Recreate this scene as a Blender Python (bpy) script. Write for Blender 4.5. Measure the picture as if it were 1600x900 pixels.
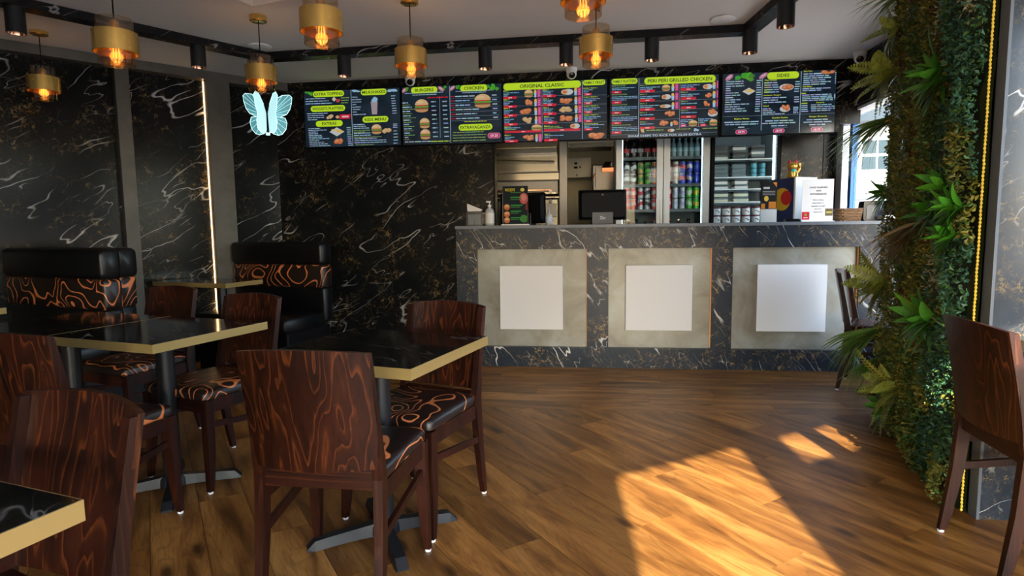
import bpy, bmesh, math, random
from mathutils import Vector, Matrix

# ------------------------------------------------------------------ scene, camera, light
for o in list(bpy.data.objects):
    bpy.data.objects.remove(o)
sc = bpy.context.scene
COL = sc.collection
RND = random.Random(11)
PI = math.pi

F_PX, PITCH, ROLL, CAM_H = 941.0, 0.10027, -0.01230, 1.1901
cam_d = bpy.data.cameras.new('camera')
cam_d.sensor_fit = 'HORIZONTAL'
cam_d.sensor_width = 36.0
cam_d.lens = F_PX / 1600 * 36
cam_d.clip_start = 0.02
cam = bpy.data.objects.new('camera', cam_d)
COL.objects.link(cam)
_f = Vector((0, math.cos(PITCH), -math.sin(PITCH)))
_u = Vector((0, math.sin(PITCH), math.cos(PITCH)))
_r = Vector((1, 0, 0))
_rr = _r * math.cos(ROLL) + _u * math.sin(ROLL)
_uu = -_r * math.sin(ROLL) + _u * math.cos(ROLL)
cam.matrix_world = Matrix(((_rr.x, _uu.x, -_f.x, 0), (_rr.y, _uu.y, -_f.y, 0),
                           (_rr.z, _uu.z, -_f.z, CAM_H), (0, 0, 0, 1)))
sc.camera = cam

vs = sc.view_settings
vs.view_transform = 'Standard'
vs.look = 'None'
vs.gamma = 1.0
vs.use_curve_mapping = False
vs.exposure = 0.0

SUN_TAN = 0.625
SUN_AZ = Vector((0.07, 0.9975))
world = bpy.data.worlds.new('sky')
sc.world = world
world.use_nodes = True
wn = world.node_tree
wn.nodes.clear()
w_out = wn.nodes.new('ShaderNodeOutputWorld')
w_bg = wn.nodes.new('ShaderNodeBackground')
w_sky = wn.nodes.new('ShaderNodeTexSky')
w_sky.sky_type = 'NISHITA'
w_sky.sun_disc = False
w_sky.sun_elevation = math.atan(SUN_TAN)
w_sky.sun_rotation = PI
w_bg.inputs['Strength'].default_value = 1.65
wn.links.new(w_sky.outputs[0], w_bg.inputs[0])
wn.links.new(w_bg.outputs[0], w_out.inputs[0])

sun_d = bpy.data.lights.new('sun', 'SUN')
sun_d.energy = 23.0
sun_d.angle = 0.012
sun_d.color = (1.0, 0.89, 0.73)
sun = bpy.data.objects.new('sun', sun_d)
COL.objects.link(sun)
sun.location = (0, -8, 9)
_sd = Vector((SUN_AZ.x, SUN_AZ.y, -SUN_TAN)).normalized()
sun.rotation_euler = _sd.to_track_quat('-Z', 'Y').to_euler()

# ------------------------------------------------------------------ helpers
def V(*a):
    return Vector(a)

def obj(name, bm, m, parent=None, loc=None, rotz=None, smooth=False, bevel=0.0):
    me = bpy.data.meshes.new(name)
    bmesh.ops.recalc_face_normals(bm, faces=bm.faces)
    bm.to_mesh(me)
    bm.free()
    if smooth:
        for p in me.polygons:
            p.use_smooth = True
        try:
            me.set_sharp_from_angle(angle=math.radians(40))
        except Exception:
            pass
    for k in (m if isinstance(m, (list, tuple)) else [m]):
        me.materials.append(k)
    o = bpy.data.objects.new(name, me)
    COL.objects.link(o)
    if parent is not None:
        o.parent = parent
    if loc is not None:
        o.location = loc
    if rotz is not None:
        o.rotation_euler = (0, 0, rotz)
    if bevel:
        md = o.modifiers.new('bevel', 'BEVEL')
        md.width = bevel
        md.segments = 2
        md.limit_method = 'ANGLE'
    return o

def inst(name, me, parent=None, mw=None):
    o = bpy.data.objects.new(name, me)
    COL.objects.link(o)
    if parent is not None:
        o.parent = parent
    if mw is not None:
        o.matrix_local = mw
    return o

def thing(name, label, cat, loc=(0, 0, 0), rotz=0.0, group=None):
    o = bpy.data.objects.new(name, None)
    COL.objects.link(o)
    o.empty_display_size = 0.05
    o.location = loc
    o.rotation_euler = (0, 0, rotz)
    return tag(o, label, cat, group)

def tag(o, label, cat, group=None):
    o['label'] = label
    o['category'] = cat
    if group:
        o['group'] = group
    return o

def struct(o, label=None, cat=None):
    o['kind'] = 'structure'
    if label:
        o['label'] = label
    if cat:
        o['category'] = cat
    return o

def copy_tree(o, parent=None):
    c = o.copy()
    COL.objects.link(c)
    if parent is not None:
        c.parent = parent
    for ch in list(o.children):
        copy_tree(ch, c)
    return c

def NB():
    return bmesh.new()

def bx(bm, x0, y0, z0, x1, y1, z1, mi=0):
    v = [bm.verts.new(p) for p in ((x0, y0, z0), (x1, y0, z0), (x1, y1, z0), (x0, y1, z0),
                                   (x0, y0, z1), (x1, y0, z1), (x1, y1, z1), (x0, y1, z1))]
    for f in ((0, 3, 2, 1), (4, 5, 6, 7), (0, 1, 5, 4), (1, 2, 6, 5), (2, 3, 7, 6), (3, 0, 4, 7)):
        bm.faces.new([v[i] for i in f]).material_index = mi
    return bm

def loft(bm, secs, cap=True, mi=0, closed=True):
    rings = [[bm.verts.new(p) for p in s] for s in secs]
    n = len(rings[0])
    for a, b in zip(rings[:-1], rings[1:]):
        for i in range(n if closed else n - 1):
            j = (i + 1) % n
            bm.faces.new((a[i], a[j], b[j], b[i])).material_index = mi
    if cap:
        bm.faces.new(list(reversed(rings[0]))).material_index = mi
        bm.faces.new(rings[-1]).material_index = mi
    return bm

def lathe(bm, prof, seg=20, cx=0, cy=0, cz=0, cap=True, mi=0):
    secs = [[(cx + r * math.cos(2 * PI * i / seg), cy + r * math.sin(2 * PI * i / seg), cz + z)
             for i in range(seg)] for r, z in prof]
    return loft(bm, secs, cap, mi)

def tube(bm, pts, r, seg=8, mi=0):
    pts = [Vector(p) for p in pts]
    secs = []
    for i, p in enumerate(pts):
        d = (pts[min(i + 1, len(pts) - 1)] - pts[max(i - 1, 0)]).normalized()
        a = d.cross(V(0, 0, 1))
        if a.length < 1e-3:
            a = d.cross(V(0, 1, 0))
        a.normalize()
        b = d.cross(a).normalized()
        rr = r[i] if isinstance(r, (list, tuple)) else r
        secs.append([p + (a * math.cos(2 * PI * k / seg) + b * math.sin(2 * PI * k / seg)) * rr for k in range(seg)])
    return loft(bm, secs, True, mi)

def prism(bm, poly, z0, z1, mi=0):
    return loft(bm, [[(x, y, z0) for x, y in poly], [(x, y, z1) for x, y in poly]], True, mi)

def prism_xz(bm, poly, y0, y1, mi=0):
    return loft(bm, [[(x, y0, z) for x, z in poly], [(x, y1, z) for x, z in poly]], True, mi)

def rrect(w, h, r, n=4):
    pts = []
    for cx, cy, a0 in ((w / 2 - r, h / 2 - r, 0), (-w / 2 + r, h / 2 - r, PI / 2),
                       (-w / 2 + r, -h / 2 + r, PI), (w / 2 - r, -h / 2 + r, 1.5 * PI)):
        for i in range(n + 1):
            a = a0 + PI / 2 * i / n
            pts.append((cx + r * math.cos(a), cy + r * math.sin(a)))
    return pts

def clip_poly(poly, nx, ny, c):
    """keep the part of a 2-D polygon where nx*x+ny*y <= c"""
    out = []
    for i in range(len(poly)):
        p, q = poly[i], poly[(i + 1) % len(poly)]
        dp, dq = nx * p[0] + ny * p[1] - c, nx * q[0] + ny * q[1] - c
        if dp <= 0:
            out.append(p)
        if dp * dq < 0:
            t = dp / (dp - dq)
            out.append((p[0] + t * (q[0] - p[0]), p[1] + t * (q[1] - p[1])))
    return out

# ------------------------------------------------------------------ materials
def new_mat(name):
    m = bpy.data.materials.new(name)
    m.use_nodes = True
    nt = m.node_tree
    b = nt.nodes['Principled BSDF']
    return m, nt, b

def setin(b, **k):
    names = {'col': 'Base Color', 'rough': 'Roughness', 'metal': 'Metallic', 'spec': 'Specular IOR Level',
             'coat': 'Coat Weight', 'coatr': 'Coat Roughness', 'trans': 'Transmission Weight', 'ior': 'IOR',
             'emc': 'Emission Color', 'ems': 'Emission Strength', 'alpha': 'Alpha', 'sss': 'Subsurface Weight'}
    for a, v in k.items():
        b.inputs[names[a]].default_value = (*v, 1) if isinstance(v, tuple) and len(v) == 3 else v

class NT:
    """small helper to chain shader nodes"""
    def __init__(s, nt):
        s.nt = nt
    def n(s, t, **k):
        nd = s.nt.nodes.new(t)
        for a, v in k.items():
            setattr(nd, a, v)
        return nd
    def l(s, a, b):
        s.nt.links.new(a, b)
    def math(s, op, a, b=None, c=None, clamp=False):
        nd = s.n('ShaderNodeMath', operation=op, use_clamp=clamp)
        for i, v in enumerate((a, b, c)):
            if v is None:
                continue
            if isinstance(v, (int, float)):
                nd.inputs[i].default_value = v
            else:
                s.l(v, nd.inputs[i])
        return nd.outputs[0]
    def ramp(s, fac, stops, interp='LINEAR'):
        nd = s.n('ShaderNodeValToRGB')
        cr = nd.color_ramp
        cr.interpolation = interp
        while len(cr.elements) < len(stops):
            cr.elements.new(0.5)
        for e, (p, c) in zip(cr.elements, stops):
            e.position = p
            e.color = (*c, 1) if not isinstance(c, (int, float)) else (c, c, c, 1)
        s.l(fac, nd.inputs[0])
        return nd.outputs[0]
    def mix(s, fac, a, b, blend='MIX'):
        nd = s.n('ShaderNodeMix', data_type='RGBA', blend_type=blend)
        for i, v in ((0, fac), (6, a), (7, b)):
            if isinstance(v, (int, float)):
                nd.inputs[i].default_value = v
            elif isinstance(v, tuple):
                nd.inputs[i].default_value = (*v, 1)
            else:
                s.l(v, nd.inputs[i])
        return nd.outputs[2]
    def coords(s, which='Object', loc=(0, 0, 0), rot=(0, 0, 0), scale=(1, 1, 1), src=None):
        mp = s.n('ShaderNodeMapping')
        if src is None:
            tc = s.n('ShaderNodeTexCoord')
            src = tc.outputs[which]
        s.l(src, mp.inputs[0])
        mp.inputs['Location'].default_value = loc
        mp.inputs['Rotation'].default_value = rot
        mp.inputs['Scale'].default_value = scale
        return mp.outputs[0]
    def noise(s, vec, scale, detail=2.0, rough=0.5, dist=0.0, out=0):
        nd = s.n('ShaderNodeTexNoise')
        s.l(vec, nd.inputs['Vector'])
        nd.inputs['Scale'].default_value = scale
        nd.inputs['Detail'].default_value = detail
        nd.inputs['Roughness'].default_value = rough
        nd.inputs['Distortion'].default_value = dist
        return nd.outputs[out]
    def bump(s, h, b, strength=0.3, dist=0.01):
        nd = s.n('ShaderNodeBump')
        nd.inputs['Strength'].default_value = strength
        nd.inputs['Distance'].default_value = dist
        s.l(h, nd.inputs['Height'])
        s.l(nd.outputs[0], b.inputs['Normal'])

def plain(name, c, rough=0.5, metal=0.0, **k):
    m, nt, b = new_mat(name)
    setin(b, col=c, rough=rough, metal=metal, **k)
    t = NT(nt)
    v = t.coords()
    n = t.noise(v, 35, 2)
    amp = 0.02 if metal > 0.4 else 0.10
    t.l(t.math('MULTIPLY_ADD', n, amp, rough - amp / 2, clamp=True), b.inputs['Roughness'])
    return m

def emit(name, c, s):
    m, nt, b = new_mat(name)
    setin(b, col=c, emc=c, ems=s, rough=0.6)
    return m

def marble(name, plane='xz', ang=-0.6, seed=0.0, base=(0.010, 0.012, 0.015), gold=1.0, white=1.0, rough=0.22, sc_=1.0, spec=0.11):
    m, nt, b = new_mat(name)
    t = NT(nt)
    rot = (0, ang, 0) if plane == 'xz' else (0, 0, ang)
    c0 = t.coords(loc=(seed, seed * 0.7, seed * 1.3))
    wob = t.noise(c0, 2.2 * sc_, 3, 0.55, 0, out=1)
    vm = t.n('ShaderNodeVectorMath', operation='MULTIPLY_ADD')
    t.l(wob, vm.inputs[0])
    vm.inputs[1].default_value = (0.11, 0.11, 0.11)
    t.l(c0, vm.inputs[2])
    cw = vm.outputs[0]
    # long white veins
    sc3 = (0.45, 1.0, 1.9) if plane == 'xz' else (0.45, 1.9, 1.0)
    cr = t.coords(rot=rot, src=cw)
    ca = t.coords(scale=sc3, src=cr)
    n1 = t.noise(ca, 2.6 * sc_, 2.0, 0.45)
    r1 = t.math('ABSOLUTE', t.math('SUBTRACT', n1, 0.5))
    v1 = t.ramp(r1, [(0.0, 1.0), (0.003, 0.7), (0.008, 0.0)])
    mk = t.ramp(t.noise(c0, 2.3 * sc_, 2), [(0.46, 0.0), (0.60, 1.0)])
    v1 = t.math('MULTIPLY', v1, mk)
    n2 = t.noise(t.coords(loc=(3.1, 1.7, 5.2), scale=sc3, src=cr), 4.5 * sc_, 2.0, 0.5)
    r2 = t.math('ABSOLUTE', t.math('SUBTRACT', n2, 0.5))
    v2 = t.math('MULTIPLY', t.ramp(r2, [(0.0, 0.55), (0.003, 0.35), (0.007, 0.0)]),
                t.ramp(t.noise(c0, 3.7 * sc_, 2), [(0.52, 0.0), (0.62, 1.0)]))
    vw = t.math('MULTIPLY', t.math('MAXIMUM', v1, v2), white, clamp=True)
    # tan crackle
    vo = t.n('ShaderNodeTexVoronoi', feature='DISTANCE_TO_EDGE')
    wob2 = t.noise(c0, 9.0 * sc_, 4, 0.65, 0, out=1)
    vm2 = t.n('ShaderNodeVectorMath', operation='MULTIPLY_ADD')
    t.l(wob2, vm2.inputs[0])
    vm2.inputs[1].default_value = (0.24, 0.24, 0.24)
    t.l(cw, vm2.inputs[2])
    t.l(vm2.outputs[0], vo.inputs['Vector'])
    vo.inputs['Scale'].default_value = 9.0 * sc_
    n3 = t.noise(c0, 26 * sc_, 3, 0.6)
    e = t.math('ADD', vo.outputs['Distance'], t.math('MULTIPLY', n3, 0.16))
    g1 = t.ramp(e, [(0.070, 1.0), (0.125, 0.0)])
    gm = t.ramp(t.noise(c0, 4.2 * sc_, 3, 0.6), [(0.42, 0.0), (0.58, 1.0)])
    brk = t.ramp(t.noise(c0, 15 * sc_, 3, 0.6), [(0.42, 0.0), (0.56, 1.0)])
    g = t.math('MULTIPLY', t.math('MULTIPLY', t.math('MULTIPLY', g1, brk), gm), 0.95 * gold, clamp=True)
    fine = t.ramp(t.noise(c0, 40 * sc_, 4, 0.7), [(0.50, 0.0), (0.68, 1.0)])
    g = t.math('MAXIMUM', g, t.math('MULTIPLY', t.math('MULTIPLY', fine, gm), 0.16 * gold))
    bcol = t.mix(t.noise(c0, 6 * sc_, 3), tuple(x * 0.5 for x in base), tuple(x * 1.8 for x in base))
    c1 = t.mix(g, bcol, (0.21, 0.145, 0.065))
    c2 = t.mix(vw, c1, (0.56, 0.55, 0.53))
    t.l(c2, b.inputs['Base Color'])
    setin(b, rough=rough, spec=spec)
    return m

def wood_floor():
    m, nt, b = new_mat('oak plank')
    t = NT(nt)
    oi = t.n('ShaderNodeObjectInfo')
    tc = t.n('ShaderNodeTexCoord')
    ad = t.n('ShaderNodeVectorMath', operation='MULTIPLY_ADD')
    cb = t.n('ShaderNodeCombineXYZ')
    t.l(t.math('MULTIPLY', oi.outputs['Random'], 31.0), cb.inputs[0])
    t.l(t.math('MULTIPLY', oi.outputs['Random'], 57.0), cb.inputs[1])
    t.l(tc.outputs['Object'], ad.inputs[0])
    ad.inputs[1].default_value = (1, 1, 1)
    t.l(cb.outputs[0], ad.inputs[2])
    v = ad.outputs[0]
    st = t.coords(scale=(1.1, 6.5, 1), src=v)
    n1 = t.noise(st, 1.7, 5, 0.55, 0.7)
    fine = t.noise(t.coords(scale=(5, 75, 1), src=v), 2.0, 3, 0.65)
    # cathedral rings
    rg = t.noise(t.coords(scale=(0.9, 5, 1), src=v), 1.5, 1.0, 0.4, 0.25)
    rings = t.math('FRACT', t.math('MULTIPLY', rg, 15))
    rings = t.ramp(rings, [(0.0, 0.55), (0.12, 1.0), (0.8, 0.9), (1.0, 0.55)])
    base = t.ramp(n1, [(0.28, (0.075, 0.028, 0.006)), (0.45, (0.205, 0.084, 0.018)), (0.58, (0.330, 0.150, 0.036)), (0.75, (0.430, 0.215, 0.060))])
    c = t.mix(0.55, base, rings, 'MULTIPLY')
    c = t.mix(t.ramp(fine, [(0.34, 0.45), (0.50, 0.0)]), c, (0.070, 0.026, 0.008))
    kn = t.n('ShaderNodeTexVoronoi')
    t.l(t.coords(scale=(1.2, 3.2, 1), src=v), kn.inputs['Vector'])
    kn.inputs['Scale'].default_value = 1.7
    c = t.mix(t.ramp(kn.outputs['Distance'], [(0.05, 0.85), (0.16, 0.0)]), c, (0.022, 0.009, 0.003))
    tone = t.math('MULTIPLY_ADD', oi.outputs['Random'], 0.55, 0.72)
    tn = t.n('ShaderNodeCombineColor')
    for i in range(3):
        t.l(tone, tn.inputs[i])
    c = t.mix(1.0, c, tn.outputs[0], 'MULTIPLY')
    t.l(c, b.inputs['Base Color'])
    t.l(t.math('MULTIPLY_ADD', fine, 0.22, 0.30), b.inputs['Roughness'])
    setin(b, spec=0.45)
    t.bump(fine, b, 0.12, 0.002)
    return m

def wood_dark(name='dark stained wood', vertical=True, bright=1.0, lines=0.62):
    m, nt, b = new_mat(name)
    t = NT(nt)
    oi = t.n('ShaderNodeObjectInfo')
    tc = t.n('ShaderNodeTexCoord')
    cb = t.n('ShaderNodeCombineXYZ')
    t.l(t.math('MULTIPLY', oi.outputs['Random'], 17.0), cb.inputs[0])
    t.l(t.math('MULTIPLY', oi.outputs['Random'], 9.0), cb.inputs[2])
    ad = t.n('ShaderNodeVectorMath', operation='ADD')
    t.l(tc.outputs['Object'], ad.inputs[0])
    t.l(cb.outputs[0], ad.inputs[1])
    v = ad.outputs[0]
    s1 = (9, 9, 0.42) if vertical else (0.42, 9, 9)
    n = t.noise(t.coords(scale=s1, src=v), 1.5, 1.5, 0.45, 0.22)
    fr = t.math('FRACT', t.math('MULTIPLY', n, 11))
    line = t.ramp(fr, [(0.0, 0.0), (0.70, 0.12), (0.92, 1.0), (0.97, 0.15), (1.0, 0.0)])
    s2 = (60, 60, 2.5) if vertical else (2.5, 60, 60)
    fine = t.noise(t.coords(scale=s2, src=v), 2.0, 3, 0.6)
    k = bright
    c = t.mix(t.ramp(n, [(0.3, 0.0), (0.7, 1.0)]), (0.010 * k, 0.003 * k, 0.0024 * k), (0.050 * k, 0.0105 * k, 0.0042 * k))
    c = t.mix(t.math('MULTIPLY', line, lines), c, (0.25 * k, 0.064 * k, 0.015 * k))
    c = t.mix(t.ramp(fine, [(0.36, 0.5), (0.52, 0.0)]), c, (0.006, 0.0022, 0.0018))
    # scuffs
    sfc = t.ramp(t.noise(v, 60, 3, 0.7), [(0.70, 0.0), (0.76, 0.5)])
    c = t.mix(sfc, c, (0.12, 0.07, 0.05))
    t.l(c, b.inputs['Base Color'])
    t.l(t.math('MULTIPLY_ADD', fine, 0.2, 0.28), b.inputs['Roughness'])
    setin(b, spec=0.30)
    return m

def vinyl_pattern(name, scale=3.0, lines=7.5, w=0.10):
    m, nt, b = new_mat(name)
    t = NT(nt)
    oi = t.n('ShaderNodeObjectInfo')
    tc = t.n('ShaderNodeTexCoord')
    cb = t.n('ShaderNodeCombineXYZ')
    t.l(t.math('MULTIPLY', oi.outputs['Random'], 13.0), cb.inputs[0])
    t.l(t.math('MULTIPLY', oi.outputs['Random'], 7.0), cb.inputs[1])
    ad = t.n('ShaderNodeVectorMath', operation='ADD')
    t.l(tc.outputs['Object'], ad.inputs[0])
    t.l(cb.outputs[0], ad.inputs[1])
    n = t.noise(ad.outputs[0], scale, 0.6, 0.3, 0.55)
    fr = t.math('FRACT', t.math('MULTIPLY', n, lines))
    d = t.math('ABSOLUTE', t.math('SUBTRACT', fr, 0.5))
    ln = t.ramp(d, [(w, 1.0), (w + 0.035, 0.0)])
    c = t.mix(ln, (0.0135, 0.0075, 0.006), (0.60, 0.185, 0.060))
    t.l(c, b.inputs['Base Color'])
    setin(b, rough=0.36, spec=0.45)
    return m

def vcol_emit(name, s=1.0):
    m, nt, b = new_mat(name)
    t = NT(nt)
    a = t.n('ShaderNodeVertexColor')
    a.layer_name = 'print'
    t.l(a.outputs[0], b.inputs['Emission Color'])
    b.inputs['Emission Strength'].default_value = s
    setin(b, col=(0.01, 0.01, 0.012), rough=0.25)
    return m

def vcol_paint(name, rough=0.4):
    m, nt, b = new_mat(name)
    t = NT(nt)
    a = t.n('ShaderNodeVertexColor')
    a.layer_name = 'print'
    t.l(a.outputs[0], b.inputs['Base Color'])
    setin(b, rough=rough, spec=0.05)
    return m

def thin_glass(name, tint=(1, 1, 1), refl=0.10, rough=0.02):
    m = bpy.data.materials.new(name)
    m.use_nodes = True
    nt = m.node_tree
    nt.nodes.clear()
    t = NT(nt)
    out = t.n('ShaderNodeOutputMaterial')
    tr = t.n('ShaderNodeBsdfTransparent')
    tr.inputs[0].default_value = (*tint, 1)
    gl = t.n('ShaderNodeBsdfGlossy')
    gl.inputs['Roughness'].default_value = rough
    fr = t.n('ShaderNodeLayerWeight')
    fr.inputs[0].default_value = 0.5
    mx = t.n('ShaderNodeMixShader')
    t.l(t.math('MULTIPLY_ADD', t.math('POWER', fr.outputs['Facing'], 4.0), 0.6, refl * 0.25, clamp=True), mx.inputs[0])
    t.l(tr.outputs[0], mx.inputs[1])
    t.l(gl.outputs[0], mx.inputs[2])
    t.l(mx.outputs[0], out.inputs[0])
    return m

def leaf_mat(name, c0, c1, rough=0.42):
    m, nt, b = new_mat(name)
    t = NT(nt)
    g = t.n('ShaderNodeNewGeometry')
    oi = t.n('ShaderNodeObjectInfo')
    v = t.coords()
    n = t.noise(v, 18, 2)
    f = t.math('ADD', t.math('MULTIPLY', n, 0.5), t.math('ADD', t.math('MULTIPLY', oi.outputs['Random'], 0.35), t.math('MULTIPLY', g.outputs['Random Per Island'], 0.35)))
    t.l(t.mix(t.ramp(f, [(0.25, 0.0), (0.95, 1.0)]), c0, c1), b.inputs['Base Color'])
    setin(b, rough=rough, spec=0.35)
    return m

M = {}
M['marble_wall'] = marble('black marble wall', 'xz', 0.55, 0.0, (0.0065, 0.0075, 0.008), rough=0.20)
M['marble_back'] = marble('black marble back wall', 'xz', 0.55, 4.3, (0.0065, 0.0075, 0.008), rough=0.24)
M['marble_counter'] = marble('black marble counter', 'xz', -0.95, 9.1, (0.012, 0.0175, 0.026), gold=1.7, white=1.35, rough=0.3, sc_=1.15, spec=0.18)
M['marble_slab'] = marble('black marble slab', 'xz', 0.65, 14.7, (0.026, 0.033, 0.043), gold=1.7, white=1.2, rough=0.22, sc_=1.5, spec=0.6)
M['marble_dark'] = marble('black marble trim', 'xz', 0.5, 21.0, (0.009, 0.009, 0.010), gold=0.5, rough=0.3)
M['marble_table'] = marble('black marble table top', 'xy', 0.5, 33.0, (0.0045, 0.005, 0.0045), gold=0.18, white=0.5, rough=0.09, sc_=1.3, spec=0.5)
M['plank'] = wood_floor()
M['wood'] = wood_dark('dark stained beech panel', bright=0.52)
M['wood_leg'] = wood_dark('dark stained beech frame', bright=0.60, lines=0.15)
M['wood_rail'] = wood_dark('dark stained beech rail', vertical=False, bright=0.6, lines=0.3)
M['seat'] = vinyl_pattern('brown vinyl with orange swirl lines', 4.6, 10.0, 0.055)
M['band'] = vinyl_pattern('brown vinyl band with orange swirl lines', 4.2, 9.0, 0.058)
M['vinyl'] = plain('black vinyl', (0.004, 0.0042, 0.005), 0.33, spec=0.35)
M['gold_edge'] = plain('brushed gold edge band', (0.40, 0.285, 0.105), 0.36, 0.45)
M['brass'] = plain('brushed brass', (0.72, 0.47, 0.14), 0.27, 0.85)
M['black_metal'] = plain('black powder coated metal', (0.010, 0.011, 0.013), 0.38, spec=0.4)
M['black'] = plain('black plastic', (0.004, 0.004, 0.0045), 0.4, spec=0.05)
M['black_gloss'] = plain('black glossy plastic', (0.006, 0.006, 0.007), 0.15, spec=0.3)
M['white'] = plain('white paint', (0.78, 0.76, 0.73), 0.6)
M['ceil'] = plain('matt ceiling paint', (0.70, 0.68, 0.66), 0.85)
M['white_tile'] = plain('white textured board', (0.565, 0.575, 0.585), 0.6)
M['white_plastic'] = plain('white plastic', (0.8, 0.8, 0.79), 0.35)
M['grey'] = plain('grey edge laminate', (0.10, 0.115, 0.135), 0.4)
M['steel'] = plain('brushed steel', (0.40, 0.36, 0.27), 0.26, 1.0)
M['steel_dark'] = plain('dull steel', (0.26, 0.24, 0.21), 0.42, 1.0)
M['chrome'] = plain('chrome', (0.75, 0.75, 0.75), 0.12, 1.0)
M['aluminium'] = plain('grey aluminium', (0.33, 0.35, 0.36), 0.4, 0.6)
M['copper'] = plain('copper reflector', (0.75, 0.42, 0.27), 0.2, 1.0)
M['cream'] = plain('cream kitchen wall', (0.55, 0.47, 0.26), 0.5)
M['dark_wall'] = plain('dark partition board', (0.02, 0.02, 0.021), 0.5)
M['glass'] = thin_glass('clear glass')
M['fridge_glass'] = thin_glass('fridge door glass', (0.93, 0.98, 0.99), 0.02)
M['shade_glass'] = thin_glass('amber tinted shade glass', (0.90, 0.81, 0.68), 0.45)
M['bulb_glass'] = thin_glass('amber bulb glass', (1.0, 0.88, 0.66), 0.1)
M['filament'] = emit('glowing filament', (1.0, 0.50, 0.12), 2.6)
M['led_warm'] = emit('warm LED strip', (1.0, 0.62, 0.28), 12.0)
M['led_dim'] = emit('dim warm LED strip', (1.0, 0.45, 0.14), 0.16)
M['led_yellow'] = emit('yellow LED strip', (0.8, 0.55, 0.06), 0.17)
M['led_cold'] = emit('cold LED strip', (0.75, 0.93, 1.0), 6.0)
M['print_lit'] = vcol_emit('lit menu print', 0.80)
M['print'] = vcol_paint('printed card')
m, nt, b = new_mat('bronze laminate')
t = NT(nt)
v = t.coords()
n = t.noise(v, 5, 4, 0.6)
t.l(t.ramp(n, [(0.3, (0.060, 0.053, 0.042)), (0.7, (0.105, 0.094, 0.076))]), b.inputs['Base Color'])
setin(b, rough=0.45, metal=0.15)
M['bronze'] = m
m, nt, b = new_mat('mottled pewter laminate')
t = NT(nt)
v = t.coords()
n = t.noise(v, 3.2, 5, 0.62, 0.6)
n2 = t.noise(v, 16, 4, 0.6)
c = t.ramp(n, [(0.30, (0.115, 0.102, 0.072)), (0.47, (0.185, 0.178, 0.145)), (0.62, (0.235, 0.245, 0.225)), (0.8, (0.31, 0.32, 0.30))])
c = t.mix(t.math('MULTIPLY', n2, 0.35), c, (0.12, 0.125, 0.115))
t.l(c, b.inputs['Base Color'])
setin(b, rough=0.42, metal=0.25)
M['pewter'] = m

# ------------------------------------------------------------------ frames of the place
A0 = V(1.20511, 4.93917, 0)
YB = -0.12283                       # counter and back wall run along UX, NY points to the kitchen
UX = V(math.cos(YB), math.sin(YB), 0)
NY = V(-math.sin(YB), math.cos(YB), 0)
def CF(u, off, z=0.0):
    return A0 + UX * u + NY * off + V(0, 0, z)
W0 = V(-3.693, 4.534, 0)
YL = math.atan2(0.681, 0.7323)      # left wall
DL = V(math.cos(YL), math.sin(YL), 0)
NL = V(math.sin(YL), -math.cos(YL), 0)
TA = 0.3674                         # tables and plant wall
E1 = V(math.sin(TA), math.cos(TA), 0)
E2 = V(math.cos(TA), -math.sin(TA), 0)
H = 2.60
F0 = V(0.193, -0.90, 0)
YF = math.atan2(0.452, 0.892)       # shop front behind the camera
DF = V(math.cos(YF), math.sin(YF), 0)
NF = V(math.sin(YF), -math.cos(YF), 0)   # outwards

def wall_open(name, x0, x1, z0, z1, y0, y1, openings, m, loc, rotz):
    bm = NB()
    xs = sorted({x0, x1} | {o[0] for o in openings} | {o[1] for o in openings})
    for a, b_ in zip(xs[:-1], xs[1:]):
        mid = (a + b_) / 2
        cuts = sorted((o[2], o[3]) for o in openings if o[0] < mid < o[1])
        z = z0
        for c0, c1 in cuts:
            if c0 > z:
                bx(bm, a, y0, z, b_, y1, c0)
            z = c1
        if z < z1:
            bx(bm, a, y0, z, b_, y1, z1)
    return struct(obj(name, bm, m, None, loc, rotz))

# ------------------------------------------------------------------ floor of single planks
room = [(-5.2, -4.6), (4.2, 0.8), (4.2, 9.2), (-5.2, 9.2)]
bm = NB()
prism(bm, room, -0.08, -0.0045)
floor = struct(obj('floor', bm, plain('dark subfloor', (0.03, 0.014, 0.005), 0.6)))
wl_c = NL.dot(W0) - 0.10
def clip_room(p, nx, ny, c):
    return clip_poly(p, nx, ny, c)
SEAM = -1.18
def add_planks(ang, width, length, keep, origin, nrow, ncol, gap=0.0011):
    d = V(math.cos(ang), math.sin(ang), 0)
    e = V(-math.sin(ang), math.cos(ang), 0)
    for r in range(-nrow, nrow):
        sh = ((r * 0.37) % 1.0) * length
        for c in range(-ncol, ncol):
            cx, cy = c * length + sh, r * width
            ctr = V(*origin, 0) + d * cx + e * cy
            loc_poly = [(-length / 2 + gap, -width / 2 + gap), (length / 2 - gap, -width / 2 + gap),
                        (length / 2 - gap, width / 2 - gap), (-length / 2 + gap, width / 2 - gap)]
            wp = [(ctr.x + d.x * x + e.x * y, ctr.y + d.y * x + e.y * y) for x, y in loc_poly]
            for nx, ny, k in keep:
                wp = clip_poly(wp, nx, ny, k)
                if len(wp) < 3:
                    break
            if len(wp) < 3:
                continue
            ar = abs(sum(wp[i][0] * wp[(i + 1) % len(wp)][1] - wp[(i + 1) % len(wp)][0] * wp[i][1] for i in range(len(wp)))) / 2
            if ar < 0.004:
                continue
            lp = [((x - ctr.x) * d.x + (y - ctr.y) * d.y, (x - ctr.x) * e.x + (y - ctr.y) * e.y) for x, y in wp]
            b_ = NB()
            prism(b_, lp, -0.0045, 0.0)
            o = obj('plank', b_, M['plank'], floor, (ctr.x, ctr.y, RND.uniform(-0.0003, 0.0)), ang)
nAL = NL.dot(W0) - 0.10
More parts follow.
